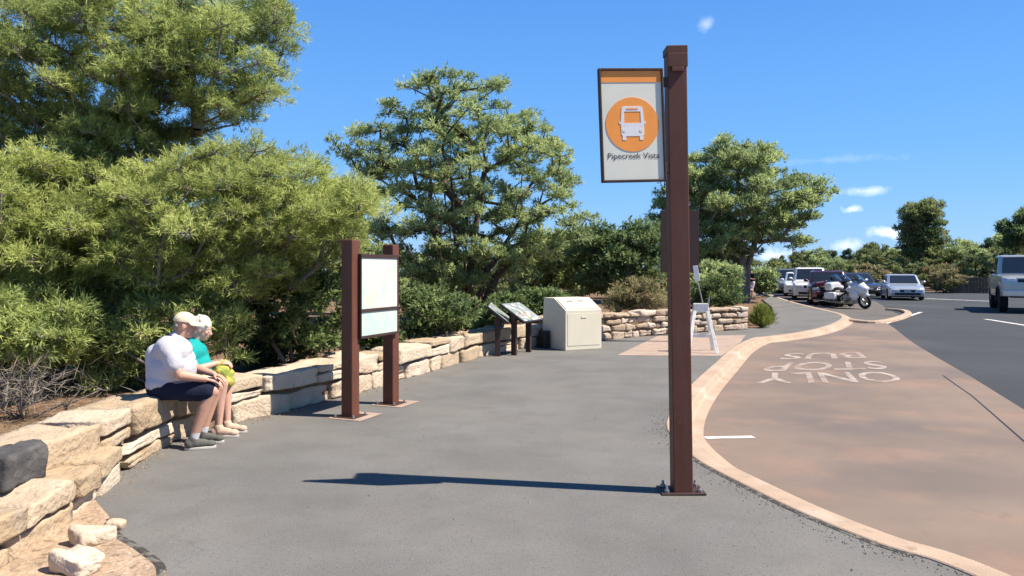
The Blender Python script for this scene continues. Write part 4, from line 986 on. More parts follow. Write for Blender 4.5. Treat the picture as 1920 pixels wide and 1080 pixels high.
# --- motorcycles
def motorcycle(label, loc, rz, pm, bags=True, lean=7, steer=18):
    r = thing('motorcycle', label, 'motorcycle', tuple(loc), rz, 'motorcycles parked at the end of the row'); r.rotation_euler = (R(lean), 0, rz)
    def mwheel(parent, x, rad, w):
        a = MB(); n = 26; a.tube([(x + (rad - w / 2) * math.cos(2 * math.pi * k / n), 0, rad + (rad - w / 2) * math.sin(2 * math.pi * k / n)) for k in range(n)], w / 2, 10, closed=True)
        t = a.build('wheel', M['tyre'], parent, smooth=True)
        b = MB(); b.tube([(x + (rad - w * .95) * math.cos(2 * math.pi * k / n), 0, rad + (rad - w * .95) * math.sin(2 * math.pi * k / n)) for k in range(n)], .022, 8, closed=True)
        for k in range(8): b.bar((x, 0, rad), (x + (rad - w) * math.cos(math.pi * k / 4), 0, rad + (rad - w) * math.sin(math.pi * k / 4)), .025, .02, (0, 1, 0))
        b.tube([(x, -.06, rad), (x, .06, rad)], .05, 12); b.build('rim', M['rim'], t)
        d = MB(); d.tube([(x, .075, rad), (x, .082, rad)], .14, 20); d.build('brake_disc', M['steel'], t)
    mwheel(r, .84, .34, .13); mwheel(r, -.78, .33, .17)
    f = MB()
    for s in (-1, 1): f.tube([(.84, s * .095, .34), (.56, s * .095, .98)], .028, 8)
    f.build('fork', M['chrome'], r)
    e = MB(); e.box((-.20, -.17, .20), (.36, .17, .42)); e.ell((.08, 0, .50), (.22, .24, .16), 14, 8)
    for s in (-1, 1):
        e.cap((.12, s * .10, .42), (.12, s * .34, .44), .09, .08, 12)
    e.build('engine', M['steel'], r, .02)
    f = MB(); f.tube(smooth([(.55, 0, .92), (.15, 0, .74), (-.35, 0, .58), (-.78, 0, .34)], 4), .045, 8); f.build('frame', M['trim'], r)
    k = MB(); k.ell((.20, 0, .82), (.30, .17, .15), 18, 10); k.build('fuel_tank', pm, r, smooth=True)
    k = MB(); k.ell((-.22, 0, .76), (.26, .17, .075), 16, 8); k.ell((-.60, 0, .86), (.22, .17, .07), 16, 8); k.cap((-.82, 0, .9), (-.86, 0, 1.05), .06, .05, 10); k.build('seat', M['trim'], r, smooth=True)
    k = MB(); vs = []
    prof = [(.98, .62, .20), (1.05, .80, .30), (.98, 1.00, .40), (.84, 1.16, .34), (.62, 1.22, .24)]
    for (x, z, w) in prof:
        for j in range(9):
            u = -1 + j / 4; vs.append((x - .42 * u * u, u * w, z - .05 * u * u))
    fs = [(i * 9 + j, i * 9 + j + 1, (i + 1) * 9 + j + 1, (i + 1) * 9 + j) for i in range(4) for j in range(8)]
    k.add(vs, fs); o = k.build('fairing', pm, r, smooth=True); m = o.modifiers.new('s', 'SOLIDIFY'); m.thickness = .02
    k = MB(); k.add([(.80, -.26, 1.19), (.86, 0, 1.20), (.80, .26, 1.19), (.48, -.20, 1.48), (.54, 0, 1.50), (.48, .20, 1.48)], [(0, 1, 4, 3), (1, 2, 5, 4)]); o = k.build('windscreen', M['glass'], r, smooth=True); o.modifiers.new('s', 'SOLIDIFY').thickness = .008
    k = MB(); k.ell((1.03, 0, .90), (.035, .15, .09), 14, 8); k.build('headlight', M['lamp'], r, smooth=True)
    k = MB(); k.tube(smooth([(.40, -.42, 1.06), (.56, -.22, 1.08), (.60, 0, 1.04), (.56, .22, 1.08), (.40, .42, 1.06)], 4), .016, 8); k.build('handlebar', M['chrome'], r)
    for s in (-1, 1):
        k = MB(); k.tube([(.40, s * .42, 1.06), (.34, s * .48, 1.05)], .021, 8); k.build('grip', M['trim'], r)
        k = MB(); k.ell((.62, s * .46, 1.22), (.03, .085, .05), 10, 8); k.tube([(.52, s * .30, 1.08), (.62, s * .44, 1.20)], .008, 6); k.build('mirror', pm, r, smooth=True)
        k = MB(); k.ell((.56, s * .30, .66), (.24, .10, .26), 14, 10); k.build('leg_shield', pm, r, smooth=True)
        if bags:
            k = MB(); k.box((-1.02, s * .22 if s > 0 else -.44, .42), (-.42, .44 if s > 0 else -.22, .74)); k.build('saddlebag', pm, r, .06, seg=3)
        k = MB(); k.tube([(.05, s * .26, .30), (-.5, s * .27, .27), (-1.05, s * .28, .30)], [.035, .05, .05], 10); k.build('exhaust', M['chrome'], r)
    if bags: k = MB(); k.box((-1.10, -.28, .80), (-.70, .28, 1.14)); k.build('top_case', pm, r, .07, seg=3)
    k = MB(); k.ell((.84, 0, .60), (.30, .095, .10), 14, 8); k.build('front_mudguard', pm, r, smooth=True)
    k = MB(); k.ell((-.86, 0, .56), (.30, .13, .16), 14, 8); k.build('rear_mudguard', pm, r, smooth=True)
    k = MB(); k.bar((.0, .16, .26), (-.05, .32, .0), .025, .025); k.build('side_stand', M['steel'], r)
g = on_road(1600, 579); motorcycle('white touring motorcycle with saddlebags parked nearest the kerb corner', (g.x + .12, g.y + .6, ZR), R(-68), M['p_white'])
g = on_road(1571, 576); motorcycle('dark red motorcycle parked close against the left of the white motorcycle', (g.x + .25, g.y + 1.3, ZR), R(-84), M['p_red'])
g = on_road(1583, 575.5); motorcycle('black motorcycle standing between the white and the dark red motorcycle', (g.x + .3, g.y + 1.2, ZR), R(-80), M['black'], bags=False)
# ---------------------------------------------------------------- trees and bushes
def inpoly(x, y, poly):
    c = np.zeros(len(x), bool); j = len(poly) - 1
    for i in range(len(poly)):
        xi, yi = poly[i]; xj, yj = poly[j]
        c ^= ((yi > y) != (yj > y)) & (x < (xj - xi) * (y - yi) / (yj - yi + 1e-12) + xi); j = i
    return c
def edge_d(x, y, poly):
    d = np.full(len(x), 1e9)
    for i in range(len(poly)):
        a = np.array(poly[i - 1], float); b = np.array(poly[i], float); ab = b - a
        t = np.clip(((x - a[0]) * ab[0] + (y - a[1]) * ab[1]) / (ab @ ab), 0, 1)
        d = np.minimum(d, np.hypot(x - a[0] - t * ab[0], y - a[1] - t * ab[1]))
    return d
def blobs_in(poly, depth, thick, n, r, rng, shell=.0):
    """leaf clumps filling a crown: its outline has this size at its distance, its depth follows its width"""
    poly = [tuple(p) for p in poly]; xs = [p[0] for p in poly]; ys = [p[1] for p in poly]
    px = rng.uniform(min(xs), max(xs), n * 40); py = rng.uniform(min(ys), max(ys), n * 40)
    k = inpoly(px, py, poly); px, py = px[k], py[k]; e = edge_d(px, py, poly); em = e.max()
    rr = rng.uniform(*r, len(px)); ins = rr * F / depth * .72
    k = e > ins; px, py, rr, e = px[k], py[k], rr[k], e[k]
    u = rng.uniform(-1, 1, len(px))
    if shell: u = np.sign(u) * np.abs(u) ** (1 - shell)
    dd = u * thick * np.sqrt(np.clip(e / em, .06, 1))
    out = []; mind = .62
    for i in range(len(px)):
        p = np.array(P(px[i], py[i], depth + dd[i]))
        # keep the outline: scale about the crown's distance rather than the lens
        p[0] = (px[i] - 960) / F * depth; p[2] = CAMH + (HZ - py[i]) / F * depth
        if all(np.linalg.norm(p - q[0]) > mind * (rr[i] + q[1]) * .62 for q in out):
            out.append((p, rr[i]))
            if len(out) >= n: break
    return out
def unit(v): return v / (np.linalg.norm(v, axis=-1, keepdims=True) + 1e-9)
def blades(name, base, direc, L, Wd, tint, m, parent, rng, origin, curve=0):
    n = len(base); side = unit(np.cross(direc, np.array(SD) * .9 + rng.normal(size=(n, 3)) * .45))   # leaves turn towards the light
    L = L[:, None]; Wd = Wd[:, None]
    v = np.empty((n, 4, 3)); mid = base + direc * L * .45
    v[:, 0] = base; v[:, 1] = mid + side * Wd; v[:, 2] = base + direc * L + side * Wd * .2 - np.array([0, 0, 1.]) * L * curve; v[:, 3] = mid - side * Wd
    v -= np.array(origin)
    me = bpy.data.meshes.new(name); me.vertices.add(n * 4); me.vertices.foreach_set('co', v.reshape(-1).astype(np.float32))
    me.loops.add(n * 4); me.loops.foreach_set('vertex_index', np.arange(n * 4, dtype=np.int32))
    me.polygons.add(n); me.polygons.foreach_set('loop_start', (np.arange(n) * 4).astype(np.int32)); me.polygons.foreach_set('loop_total', np.full(n, 4, np.int32))
    a = me.attributes.new('tint', 'FLOAT', 'FACE'); a.data.foreach_set('value', np.clip(tint, 0, 1).astype(np.float32))
    me.update(calc_edges=True); me.materials.append(m)
    o = bpy.data.objects.new(name, me); COL.objects.link(o)
    if parent: o.parent = parent
    return o
def leafage(name, blobs, m, parent, rng, origin, dens=90, nb=9, L=.10, Wd=.006, spread=.7, up=.5, flat=.7, tw=None, hollow=.45, center=None, clump=.22, grad=.0):
    C = np.array([b[0] for b in blobs]); Rr = np.array([b[1] for b in blobs])
    cnt = np.maximum(4, (dens * Rr ** 2).astype(int)); ti = rng.uniform(.25, .75, len(blobs))
    c = np.repeat(C, cnt, 0); r = np.repeat(Rr, cnt); t = np.repeat(ti, cnt); n = len(c)
    u = unit(rng.normal(size=(n, 3))); u[:, 2] = np.where(u[:, 2] < -.25, -u[:, 2] * .6, u[:, 2])
    rad = r * (hollow + (1 - hollow) * rng.uniform(0, 1, n) ** .6) * rng.uniform(.82, 1.12, n)
    off = u * rad[:, None]; off[:, 2] *= flat
    p = c + off
    ax = unit(u + np.array([0, 0, up]) + rng.normal(size=(n, 3)) * .25)
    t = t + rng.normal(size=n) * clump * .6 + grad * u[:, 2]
    # tufts
    b = np.repeat(p, nb, 0); a = np.repeat(ax, nb, 0); tt = np.repeat(t, nb) + rng.normal(size=n * nb) * .10
    d = unit(a + rng.normal(size=(n * nb, 3)) * spread)
    b = b + a * (rng.uniform(-.5, .35, n * nb) * L)[:, None] + rng.normal(size=b.shape) * L * .12
    o = blades(name, b, d, L * rng.uniform(.65, 1.25, n * nb), Wd * rng.uniform(.7, 1.3, n * nb), tt, m, parent, rng, origin, .08)
    return o, p, np.repeat(np.arange(len(blobs)), cnt)
def frusta(segs, origin, m, name, parent, seg=6):
    """segs: (a, b, ra, rb) -> one mesh of tapered round limbs"""
    A = np.array([s[0] for s in segs], float) - np.array(origin); Bq = np.array([s[1] for s in segs], float) - np.array(origin)
    ra = np.array([s[2] for s in segs]); rb = np.array([s[3] for s in segs]); n = len(A)
    d = unit(Bq - A); ref = np.where(np.abs(d[:, 2:3]) > .9, np.array([[1., 0, 0]]), np.array([[0, 0, 1.]])); s = unit(np.cross(d, ref)); w = np.cross(d, s)
    an = np.arange(seg) * 2 * math.pi / seg
    off = s[:, None, :] * np.cos(an)[None, :, None] + w[:, None, :] * np.sin(an)[None, :, None]
    v = np.concatenate([A[:, None] + off * ra[:, None, None], (Bq + d * rb[:, None] * .4)[:, None] + off * rb[:, None, None]], 1).reshape(-1, 3)
    f = []
    for i in range(n):
        q = i * 2 * seg; f += [(q + k, q + (k + 1) % seg, q + seg + (k + 1) % seg, q + seg + k) for k in range(seg)]
    me = bpy.data.meshes.new(name); me.from_pydata(v.tolist(), [], f); me.update(); me.materials.append(m)
    for p in me.polygons: p.use_smooth = True
    o = bpy.data.objects.new(name, me); COL.objects.link(o); o.parent = parent; return o
def skeleton(stems, blobs, rng, rtip=.012, expo=.46, step=.45, wob=.10, rmax=.2, rise=.25):
    """grows limbs from the stems out to every clump; thickness follows how many clumps a limb carries"""
    nodes = []; par = []
    for st in stems:
        prev = -1
        for p in st: nodes.append(np.array(p, float)); par.append(prev); prev = len(nodes) - 1
    C = [b[0] for b in blobs]; ax = np.mean([s[-1] for s in stems], 0)
    order = sorted(range(len(C)), key=lambda i: np.linalg.norm((C[i] - ax) * np.array([1, 1, .6])))
    tips = []
    for i in order:
        c = np.array(C[i], float); Q = np.array(nodes); dv = c - Q
        cost = np.linalg.norm(dv, axis=1) + np.where(dv[:, 2] < 0, -dv[:, 2] * .8, 0) + np.where(dv[:, 2] > 0, 0, .1)
        j = int(np.argmin(cost)); L = np.linalg.norm(c - nodes[j]); k = max(1, int(L / step)); a = nodes[j]; prev = j
        for s in range(1, k + 1):
            t = s / k; q = a + (c - a) * t + np.array([0, 0, -rise * L * t * (1 - t)]) + (rng.normal(size=3) * wob * step if s < k else 0)
            nodes.append(q); par.append(prev); prev = len(nodes) - 1
        tips.append(prev)
    w = np.zeros(len(nodes))
    for t in tips:
        while t >= 0: w[t] += 1; t = par[t]
    rad = np.minimum(rmax, rtip * np.maximum(w, .5) ** expo)
    return [(nodes[par[i]], nodes[i], max(rad[par[i]] if abs(rad[par[i]] - rad[i]) < rad[i] * 1.2 else rad[i] * 1.3, rad[i]), rad[i]) for i in range(len(nodes)) if par[i] >= 0]
def twigs(blobs, pts, owner, rng, k=6, r=.004):
    s = []
    for i, (c, rr) in enumerate(blobs):
        q = pts[owner == i]
        if len(q) == 0: continue
        for p in q[rng.choice(len(q), min(k, len(q)), replace=False)]:
            m = (c + p) / 2 + rng.normal(size=3) * rr * .08; s += [(c, m, r * 1.6, r * 1.1), (m, p, r * 1.1, r * .6)]
    return s
def plant(name, label, cat, base, blobs, stems, m, bark, seed, leaf, sk={}, twk=6, twr=.004, group=None, trunk='trunk', crown='crown'):
    rng = np.random.default_rng(seed); base = Vector(base)
    r = thing(name, label, cat, tuple(base), 0, group)
    o, p, w = leafage(crown, blobs, m, r, rng, tuple(base), **leaf)
    segs = skeleton(stems, blobs, rng, **sk)
    if twk: segs += twigs(blobs, p, w, rng, twk, twr)
    frusta(segs, tuple(base), bark, trunk, r)
    return r
def stem(base, top, n, rng, wob):
    a, b = np.array(base, float), np.array(top, float)
    return [a + (b - a) * t / n + (rng.normal(size=3) * wob * np.array([1, 1, .2]) if 0 < t else 0) for t in range(n + 1)]
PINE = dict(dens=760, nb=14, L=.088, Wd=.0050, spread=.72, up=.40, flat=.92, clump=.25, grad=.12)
# 1. big pine that leans over the wall at the left
rng = np.random.default_rng(101)
pA = [(-170, -50), (250, -60), (470, -45), (540, 0), (578, 40), (560, 90), (548, 150), (535, 200), (490, 225), (452, 250), (420, 275), (340, 320), (250, 390), (60, 430), (-170, 440)]
bA = blobs_in(pA, 10.2, 1.5, 300, (.22, .42), rng)
b0 = np.array((-6.0, 10.6, .25)); stA = [stem(b0, (-5.7, 10.4, 3.2), 6, rng, .05) + [np.array((-5.2, 10.3, 4.2)), np.array((-4.6, 10.2, 5.0))]]
plant('pine_tree', 'tall pine leaning out over the wall in the top left corner', 'tree', b0, bA, stA, M['pine_d'], M['bark_grey'], 1, PINE, dict(rtip=.011, rmax=.14), 9, .005)
# 2. brighter, lower pine to its right
pB = [(-160, 330), (60, 270), (210, 300), (340, 300), (430, 262), (500, 248), (545, 232), (585, 262), (596, 300), (650, 305), (690, 330), (725, 365), (748, 410), (725, 450), (690, 485), (640, 510), (590, 560), (480, 600), (300, 620), (40, 630), (-160, 630)]
bB = blobs_in(pB, 9.4, 1.4, 330, (.20, .38), rng)
b1 = np.array((-4.7, 9.6, .25)); stB = [stem(b1, (-4.4, 9.5, 1.6), 4, rng, .05) + [np.array((-3.9, 9.5, 2.1))], [b1, np.array((-5.2, 9.5, 1.0)), np.array((-5.9, 9.4, 1.7))]]
plant('pine_tree', 'bright yellow green pine spreading behind the seated couple and the map board', 'tree', b1, bB, stB, M['pine_y'], M['bark_grey'], 2, PINE, dict(rtip=.010, rmax=.12), 9, .005)
# 3. dark undergrowth beneath them
NEED = dict(dens=560, nb=11, L=.10, Wd=.0075, spread=.8, up=.4, flat=.8, clump=.3)
LEAF = dict(dens=620, nb=8, L=.08, Wd=.016, spread=1.0, up=.35, flat=.8, clump=.3)
def bush(name, label, poly, depth, thick, n, r, m, seed, leaf, bz=.2, ns=5, bark=None, group=None, cat='bush', rtip=.006):
    rng = np.random.default_rng(seed); b = blobs_in(poly, depth, thick, n, r, rng)
    cx = np.mean([q[0][0] for q in b]); base = np.array((cx, depth, bz)); zt = max(q[0][2] for q in b)
    st = [[base, base + np.array((rng.normal() * .25, rng.normal() * .2, max(.15, (zt - bz) * .35)))] for _ in range(ns)]
    plant(name, label, cat, base, b, st, m, bark or M['bark_grey'], seed, leaf, dict(rtip=rtip, rmax=.05), 4, .003, group, 'stems', 'foliage')
bush('bush', 'dark needled bush right behind the seated couple', [(130, 560), (300, 545), (430, 540), (470, 600), (470, 690), (300, 740), (150, 740)], 8.6, .5, 60, (.14, .26), M['pine_d'], 31, NEED)
bush('bush', 'dark green bush between the woman in teal and the map board', [(430, 520), (560, 500), (650, 505), (672, 560), (672, 640), (560, 680), (440, 700)], 9.9, .6, 50, (.15, .28), M['shrub'], 32, LEAF)
bush('bush', 'dense needled bush at the left edge behind the pale wall', [(-120, 540), (40, 530), (170, 560), (200, 640), (150, 730), (-120, 690)], 8.0, .6, 60, (.16, .30), M['pine_d'], 33, NEED)
bush('bush', 'dark bush under the juniper, right of the map board', [(738, 540), (830, 530), (900, 560), (900, 620), (800, 640), (740, 660)], 13.2, .7, 44, (.16, .32), M['shrub'], 34, {**LEAF, 'dens': 420, 'L': .10, 'Wd': .018})
bush('bush', 'green bush behind the exhibit tables and the cream box', [(890, 570), (960, 540), (1040, 535), (1080, 560), (1060, 610), (900, 620)], 17.2, .8, 44, (.20, .40), M['shrub'], 35, {**LEAF, 'dens': 330, 'L': .12, 'Wd': .022})
bush('dead_shrub', 'tangle of dead grey brush at the left edge behind the wall', [(-80, 690), (60, 670), (150, 690), (210, 740), (140, 790), (-80, 790)], 6.9, .35, 26, (.12, .24), M['deadtwig'], 36, dict(dens=260, nb=3, L=.22, Wd=.004, spread=1.1, up=.2, flat=.7, clump=.4), bark=M['bark_grey'])
bush('bush', 'low dark bush just over the wall between the woman in teal and the map board', [(440, 620), (540, 600), (640, 610), (640, 680), (540, 700), (440, 715)], 10.6, .5, 40, (.14, .26), M['oak'], 37, LEAF)
bush('bush', 'low bush hugging the back of the wall below the pale map panels', [(640, 600), (740, 590), (760, 650), (640, 675)], 12.0, .5, 36, (.14, .28), M['shrub'], 38, LEAF)
bush('bush', 'low green bush between the juniper stems and the exhibit tables', [(780, 600), (860, 575), (930, 580), (930, 625), (790, 650)], 15.5, .6, 36, (.16, .30), M['shrub'], 39, {**LEAF, 'dens': 420, 'L': .10, 'Wd': .018})
bush('bush', 'dark bush far left behind the dead grey brush', [(-100, 620), (100, 600), (240, 640), (260, 720), (60, 720), (-100, 720)], 9.2, .6, 44, (.16, .30), M['shrub'], 40, LEAF)
# 4. big open juniper in the middle
rng = np.random.default_rng(104); D = 19.5
pC = [(626, 268), (680, 240), (712, 238), (728, 196), (760, 178), (792, 150), (850, 148), (905, 142), (950, 152), (972, 190), (1008, 212), (1046, 240), (1062, 290), (1084, 320), (1070, 372), (1108, 398), (1104, 440), (1060, 480), (1010, 505), (950, 560), (800, 560), (745, 510), (700, 440), (668, 330), (640, 300)]
bC = blobs_in([(867 + (x - 867) * 1.05, 360 + (y - 360) * 1.05) for x, y in pC], D, 2.6, 340, (.22, .42), rng, .25)
b3 = np.array(P(862, 598, D)); b3[2] = .1
def cw(x, y, dy=0): q = np.array(P(x, y, D)); q[1] += dy; return q
stC = [[b3 + np.array((dx, dy, 0)), cw(*m, dy * 3), cw(*t, dy * 5)] for dx, dy, m, t in
       ((-.25, .1, (838, 500), (800, 400)), (-.1, -.15, (858, 490), (850, 330)), (.1, .1, (882, 490), (905, 320)), (.25, -.1, (912, 510), (980, 410)), (-.4, 0, (800, 520), (740, 430)), (.35, .15, (930, 520), (1020, 440)), (.0, .2, (870, 480), (880, 260)), (-.15, .25, (846, 480), (815, 290)))]
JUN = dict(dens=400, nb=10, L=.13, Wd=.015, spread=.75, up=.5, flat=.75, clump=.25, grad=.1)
plant('juniper_tree', 'large open juniper with many dark stems behind the map board', 'tree', b3, bC, stC, M['juniper'], M['bark'], 4, {**JUN, 'dens': 300, 'hollow': .2}, dict(rtip=.012, rmax=.17, expo=.52), 5, .007)
# 5. tree beside the far path, behind the bus stop post
rng = np.random.default_rng(105); D2 = 36.0
pD = [(1228, 350), (1262, 300), (1300, 292), (1318, 272), (1350, 258), (1388, 262), (1425, 266), (1448, 290), (1468, 318), (1498, 330), (1522, 328), (1546, 362), (1534, 400), (1520, 430), (1500, 468), (1470, 478), (1440, 462), (1410, 480), (1360, 505), (1310, 520), (1240, 500), (1224, 400)]
bD = blobs_in([(1385 + (x - 1385) * 1.05, 385 + (y - 385) * 1.05) for x, y in pD], D2, 3.2, 260, (.40, .72), rng, .25)
b4 = np.array(G(1390, 566)); 
def dw(x, y, dy=0): q = np.array(P(x, y, D2)); q[1] += dy; return q
b4[1] = D2; b4[0] = dw(1396, 500)[0]; b4[2] = 0
stD = [[b4, dw(1394, 520), dw(1388, 470), dw(1360, 390)], [b4 + np.array((.15, 0, 0)), dw(1402, 500), dw(1420, 440), dw(1450, 390)], [b4, dw(1388, 500, .3), dw(1370, 440, .6), dw(1330, 400, 1)]]
plant('juniper_tree', 'round topped tree with a bare grey trunk beside the far path', 'tree', b4, bD, stD, M['juniper'], M['bark_grey'], 5, {**JUN, 'dens': 130, 'L': .22, 'Wd': .027, 'nb': 9, 'hollow': .2}, dict(rtip=.026, rmax=.20, expo=.5, step=.8), 4, .014)
# 6. darker trees and bushes in the gaps
def small_tree(label, poly, depth, thick, n, r, m, seed, name='oak_tree', lf=None, bz=.1):
    rng = np.random.default_rng(seed); b = blobs_in(poly, depth, thick, n, r, rng); cx = np.mean([q[0][0] for q in b]); zc = np.mean([q[0][2] for q in b])
    base = np.array((cx, depth, bz)); st = [[base, np.array((cx + rng.normal() * .2, depth, zc * .5)), np.array((cx + s * .6, depth + rng.normal() * .3, zc))] for s in (-1, 0, 1)]
    k = depth / 20
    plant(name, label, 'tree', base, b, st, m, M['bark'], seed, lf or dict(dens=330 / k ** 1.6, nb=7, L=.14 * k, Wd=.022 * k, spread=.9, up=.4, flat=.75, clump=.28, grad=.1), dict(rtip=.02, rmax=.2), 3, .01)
small_tree('dark oak between the juniper and the bus stop post', [(1064, 430), (1110, 415), (1150, 408), (1200, 398), (1240, 412), (1262, 440), (1262, 520), (1200, 560), (1110, 570), (1060, 520)], 25, 1.6, 80, (.3, .55), M['oak'], 61)
small_tree('mid green tree behind the cream box', [(960, 470), (1010, 440), (1070, 430), (1115, 470), (1110, 550), (1020, 580), (950, 560)], 27, 1.6, 60, (.3, .6), M['juniper'], 62)
small_tree('green tree seen between the pine and the juniper', [(590, 330), (640, 330), (700, 420), (790, 470), (800, 560), (700, 590), (560, 560), (540, 420)], 25, 1.8, 70, (.35, .6), M['juniper'], 63)
small_tree('dark tree deep behind the pine at the left', [(-150, 380), (60, 400), (260, 420), (520, 470), (560, 560), (300, 600), (-150, 600)], 18, 1.6, 90, (.4, .7), M['oak'], 64)
small_tree('bushy tree left of the far path, beyond the bus stop post', [(1290, 500), (1350, 480), (1395, 500), (1392, 560), (1300, 575), (1262, 560)], 31, 1.4, 46, (.3, .55), M['juniper'], 65)
small_tree('slender dark tree left of the start of the far path', [(1432, 500), (1450, 470), (1470, 490), (1476, 540), (1462, 556), (1430, 556)], 58, 1.5, 30, (.4, .7), M['farwood'], 66)
small_tree('low green tree behind the standing person by the far trunk', [(1405, 510), (1425, 495), (1446, 510), (1448, 556), (1405, 560)], 46, 1.2, 30, (.35, .6), M['juniper'], 67)
SP = dict(dens=480, nb=6, L=.13, Wd=.011, spread=.8, up=.5, flat=.8, clump=.35)
bush('dry_bush', 'dry tan and olive bush behind the rubble wall, left of the bus stop post', [(1128, 560), (1150, 530), (1195, 515), (1240, 520), (1262, 560), (1258, 592), (1130, 592)], 21.5, .8, 60, (.14, .30), M['tanbush'], 71, SP)
bush('bush', 'olive green bush behind the rubble wall, right of the bus stop post', [(1300, 530), (1340, 512), (1385, 525), (1392, 580), (1300, 590)], 22.5, .8, 46, (.16, .32), M['shrub'], 72, {**SP, 'Wd': .018})
# broom like bush at the corner of the far path
def broom():
    rng = np.random.default_rng(73); b = G(1428, 614); r = thing('broom_bush', 'rounded yellow green broom bush at the end of the rubble wall', 'bush', tuple(b))
    n = 5200; a = rng.uniform(0, 6.283, n); e = rng.uniform(.25, 1.55, n); e = np.where(rng.random(n) < .3, rng.uniform(1.0, 1.57, n), e)
    d = np.stack([np.cos(e) * np.cos(a), np.cos(e) * np.sin(a), np.sin(e)], 1); st = rng.uniform(.05, .72, n)
    base = d * (st * np.array([.78]))[:, None] * np.array([.62, .62, .95]) + rng.normal(size=(n, 3)) * .03; base[:, 2] = np.maximum(base[:, 2], .0)
    dr = unit(d * np.array([.8, .8, 1.1]) + np.array([0, 0, .35]) + rng.normal(size=(n, 3)) * .18)
    blades('foliage', base + np.array(b), dr, rng.uniform(.12, .26, n), rng.uniform(.004, .009, n), .5 + rng.normal(size=n) * .2, M['broom'], r, rng, tuple(b), .1)
    segs = [(np.array(b), np.array(b) + d[i] * np.array([.4, .4, .55]), .008, .004) for i in range(40)]; frusta(segs, tuple(b), M['bark_grey'], 'stems', r)
broom()
# 7. the wood across the road: a few models, each tree an object of its own
def far_model(seed, h, w, m, conical, label, n=44):
    rng = np.random.default_rng(seed); b = []
    while len(b) < n:
        z = rng.uniform(.10 * h, .97 * h); t = z / h
        rad = w / 2 * ((1 - t) ** .75 * 1.05 + .06 if conical else math.sqrt(max(.02, 1 - ((t - .55) / .47) ** 2)))
        a = rng.uniform(0, 6.283); q = rad * math.sqrt(rng.uniform(.15, 1)); rr = rng.uniform(.35, .72) * (1 if not conical else .75)
        b.append((np.array((q * math.cos(a), q * math.sin(a), z)), rr))
    st = [[np.zeros(3), np.array((.05, 0, h * .45)), np.array((.0, 0.05, h * .92))]]
    return plant('conifer_tree' if conical else 'juniper_tree', label, 'tree', (0, 0, 0), b, st, m, M['bark'], seed, dict(dens=80, nb=6, L=.38, Wd=.062, spread=.85, up=.35, flat=.7, clump=.3, grad=.12, hollow=.3), dict(rtip=.03, rmax=.18, step=1), 0)
GL = 'trees of the wood across the road'
LW = 'low round tree in the wood across the road'; LC = 'pointed dark conifer in the wood across the road'
models = [far_model(81, 5.2, 4.6, M['farwood'], False, LW), far_model(82, 4.4, 4.8, M['farwood'], False, LW), far_model(83, 5.8, 4.2, M['juniper'], False, LW), far_model(84, 7.6, 3.2, M['farblue'], True, LC), far_model(85, 3.0, 4.4, M['tanbush'], False, LW)]
used = set(); rg = random.Random(77)
def put(k, x, y, s, rz, label=None, sz=None):
    o = models[k]
    if k in used: o = copy_tree(models[k])
    used.add(k); o.location = (x, y, -.12); o.scale = (s, s, sz or s); o.rotation_euler = (0, 0, rz)
    if label: o['label'] = label
    o['group'] = GL; return o
def top_at(x):                               # skyline of the wood in photo pixels
    pts = [(1440, 500), (1480, 472), (1520, 462), (1560, 456), (1600, 462), (1640, 452), (1690, 458), (1760, 450), (1800, 442), (1840, 436), (1880, 430), (1930, 425), (2050, 410), (2300, 400)]
    for a, b in zip(pts[:-1], pts[1:]):
        if a[0] <= x <= b[0]: return a[1] + (b[1] - a[1]) * (x - a[0]) / (b[0] - a[0])
    return pts[-1][1]
hts = [5.7, 4.9, 6.3, 7.6, 3.5]
for row, (Y, dx, ys) in enumerate(((63, 30, .62), (70, 33, .80), (80, 30, .97), (92, 34, 1.0))):
    x = 1448 + row * 9 + (0 if row else 18)
    while x < 2120:
        xx = x + rg.uniform(-10, 10); yy = Y + rg.uniform(-2.5, 2.5) + (4 if xx < 1530 and row == 0 else 0)
        if row == 0 and xx > 1735: yy += 2
        hgt = (548 - (548 - top_at(xx)) * ys * rg.uniform(.86, 1.04)); z = CAMH + (HZ - hgt) / F * yy + .12
        k = rg.choice([0, 1, 2, 0, 1, 4] if row == 0 else ([0, 1, 2, 2] if row < 2 else [0, 2, 3, 1, 3]))
        s = z / hts[k]; put(k, (xx - 960) / F * yy, yy, max(s, .45) if k != 3 else s, rg.uniform(0, 6.28)) if not (k == 3 and s > 1.3) else put(2, (xx - 960) / F * yy, yy, z / hts[2], rg.uniform(0, 6.28))
        x += dx * rg.uniform(.8, 1.2)
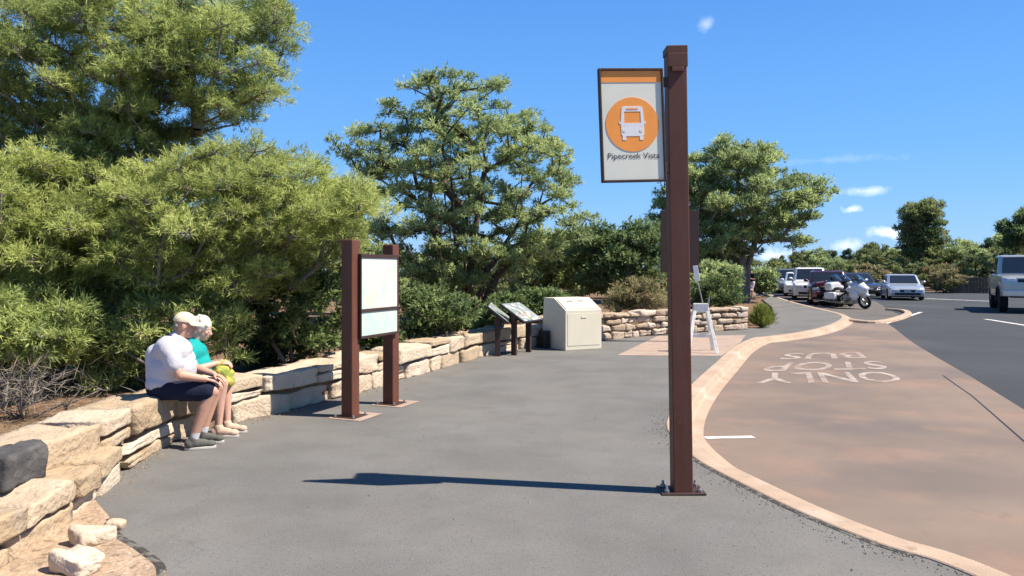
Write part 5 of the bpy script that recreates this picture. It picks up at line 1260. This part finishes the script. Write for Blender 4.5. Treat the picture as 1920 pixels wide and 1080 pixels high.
for px, Y, s_ in ((1772, 55.5, .55), (1800, 56.5, .42), (1832, 56, .38)):
    o = put(4, (px - 960) / F * Y, Y, s_, px, 'low dry bush in front of the brown board fence across the road'); o['group'] = 'dry bushes by the far fence'
# three that stand out of it
def special(poly, Y, n, r, m, seed, label, name='juniper_tree'):
    rng = np.random.default_rng(seed); b = blobs_in(poly, Y, 2.0, n, r, rng); cx = np.mean([q[0][0] for q in b]); zt = max(q[0][2] for q in b)
    base = np.array((cx, Y, -.1)); st = [[base, np.array((cx + .1, Y, zt * .45)), np.array((cx, Y, zt * .9))]]
    o = plant(name, label, 'tree', base, b, st, m, M['bark'], seed, dict(dens=95, nb=7, L=.36, Wd=.046, spread=.85, up=.4, flat=.72, clump=.3, grad=.1), dict(rtip=.04, rmax=.25, step=1), 3, .02); o['group'] = GL
special([(1690, 400), (1705, 378), (1730, 367), (1755, 378), (1766, 405), (1768, 430), (1768, 470), (1755, 500), (1700, 500), (1684, 470), (1686, 430)], 72, 80, (.5, .9), M['farwood'], 91, 'tall round topped tree rising alone above the wood, left of the pickup')
special([(1880, 420), (1896, 396), (1930, 388), (1975, 400), (1985, 450), (1975, 480), (1885, 470)], 60, 50, (.5, .9), M['oak'], 92, 'dark tall tree at the right edge behind the pickup')
special([(1484, 520), (1486, 480), (1500, 462), (1512, 480), (1518, 530)], 84, 34, (.4, .7), M['farblue'], 93, 'bluish conifer above the far end of the parked row', 'conifer_tree')

# 8. low trees that close the view behind the wall
GW = 'low trees behind the wall'
rg = random.Random(5)
for i in range(34):
    Y = rg.uniform(34, 50); px = -260 + i * 50 + rg.uniform(-18, 18)
    if 1395 < px < 1480: Y = 66
    k = rg.choice([0, 1, 2]); z = CAMH + (HZ - rg.uniform(430, 478)) / F * Y + .15
    o = copy_tree(models[k]); s = z / hts[k]; o.location = ((px - 960) / F * Y, Y, -.12); o.scale = (s * 1.1, s * 1.1, s); o.rotation_euler = (0, 0, rg.uniform(0, 6.28))
    o['label'] = 'low green tree in the thicket behind the stone wall'; o['group'] = GW
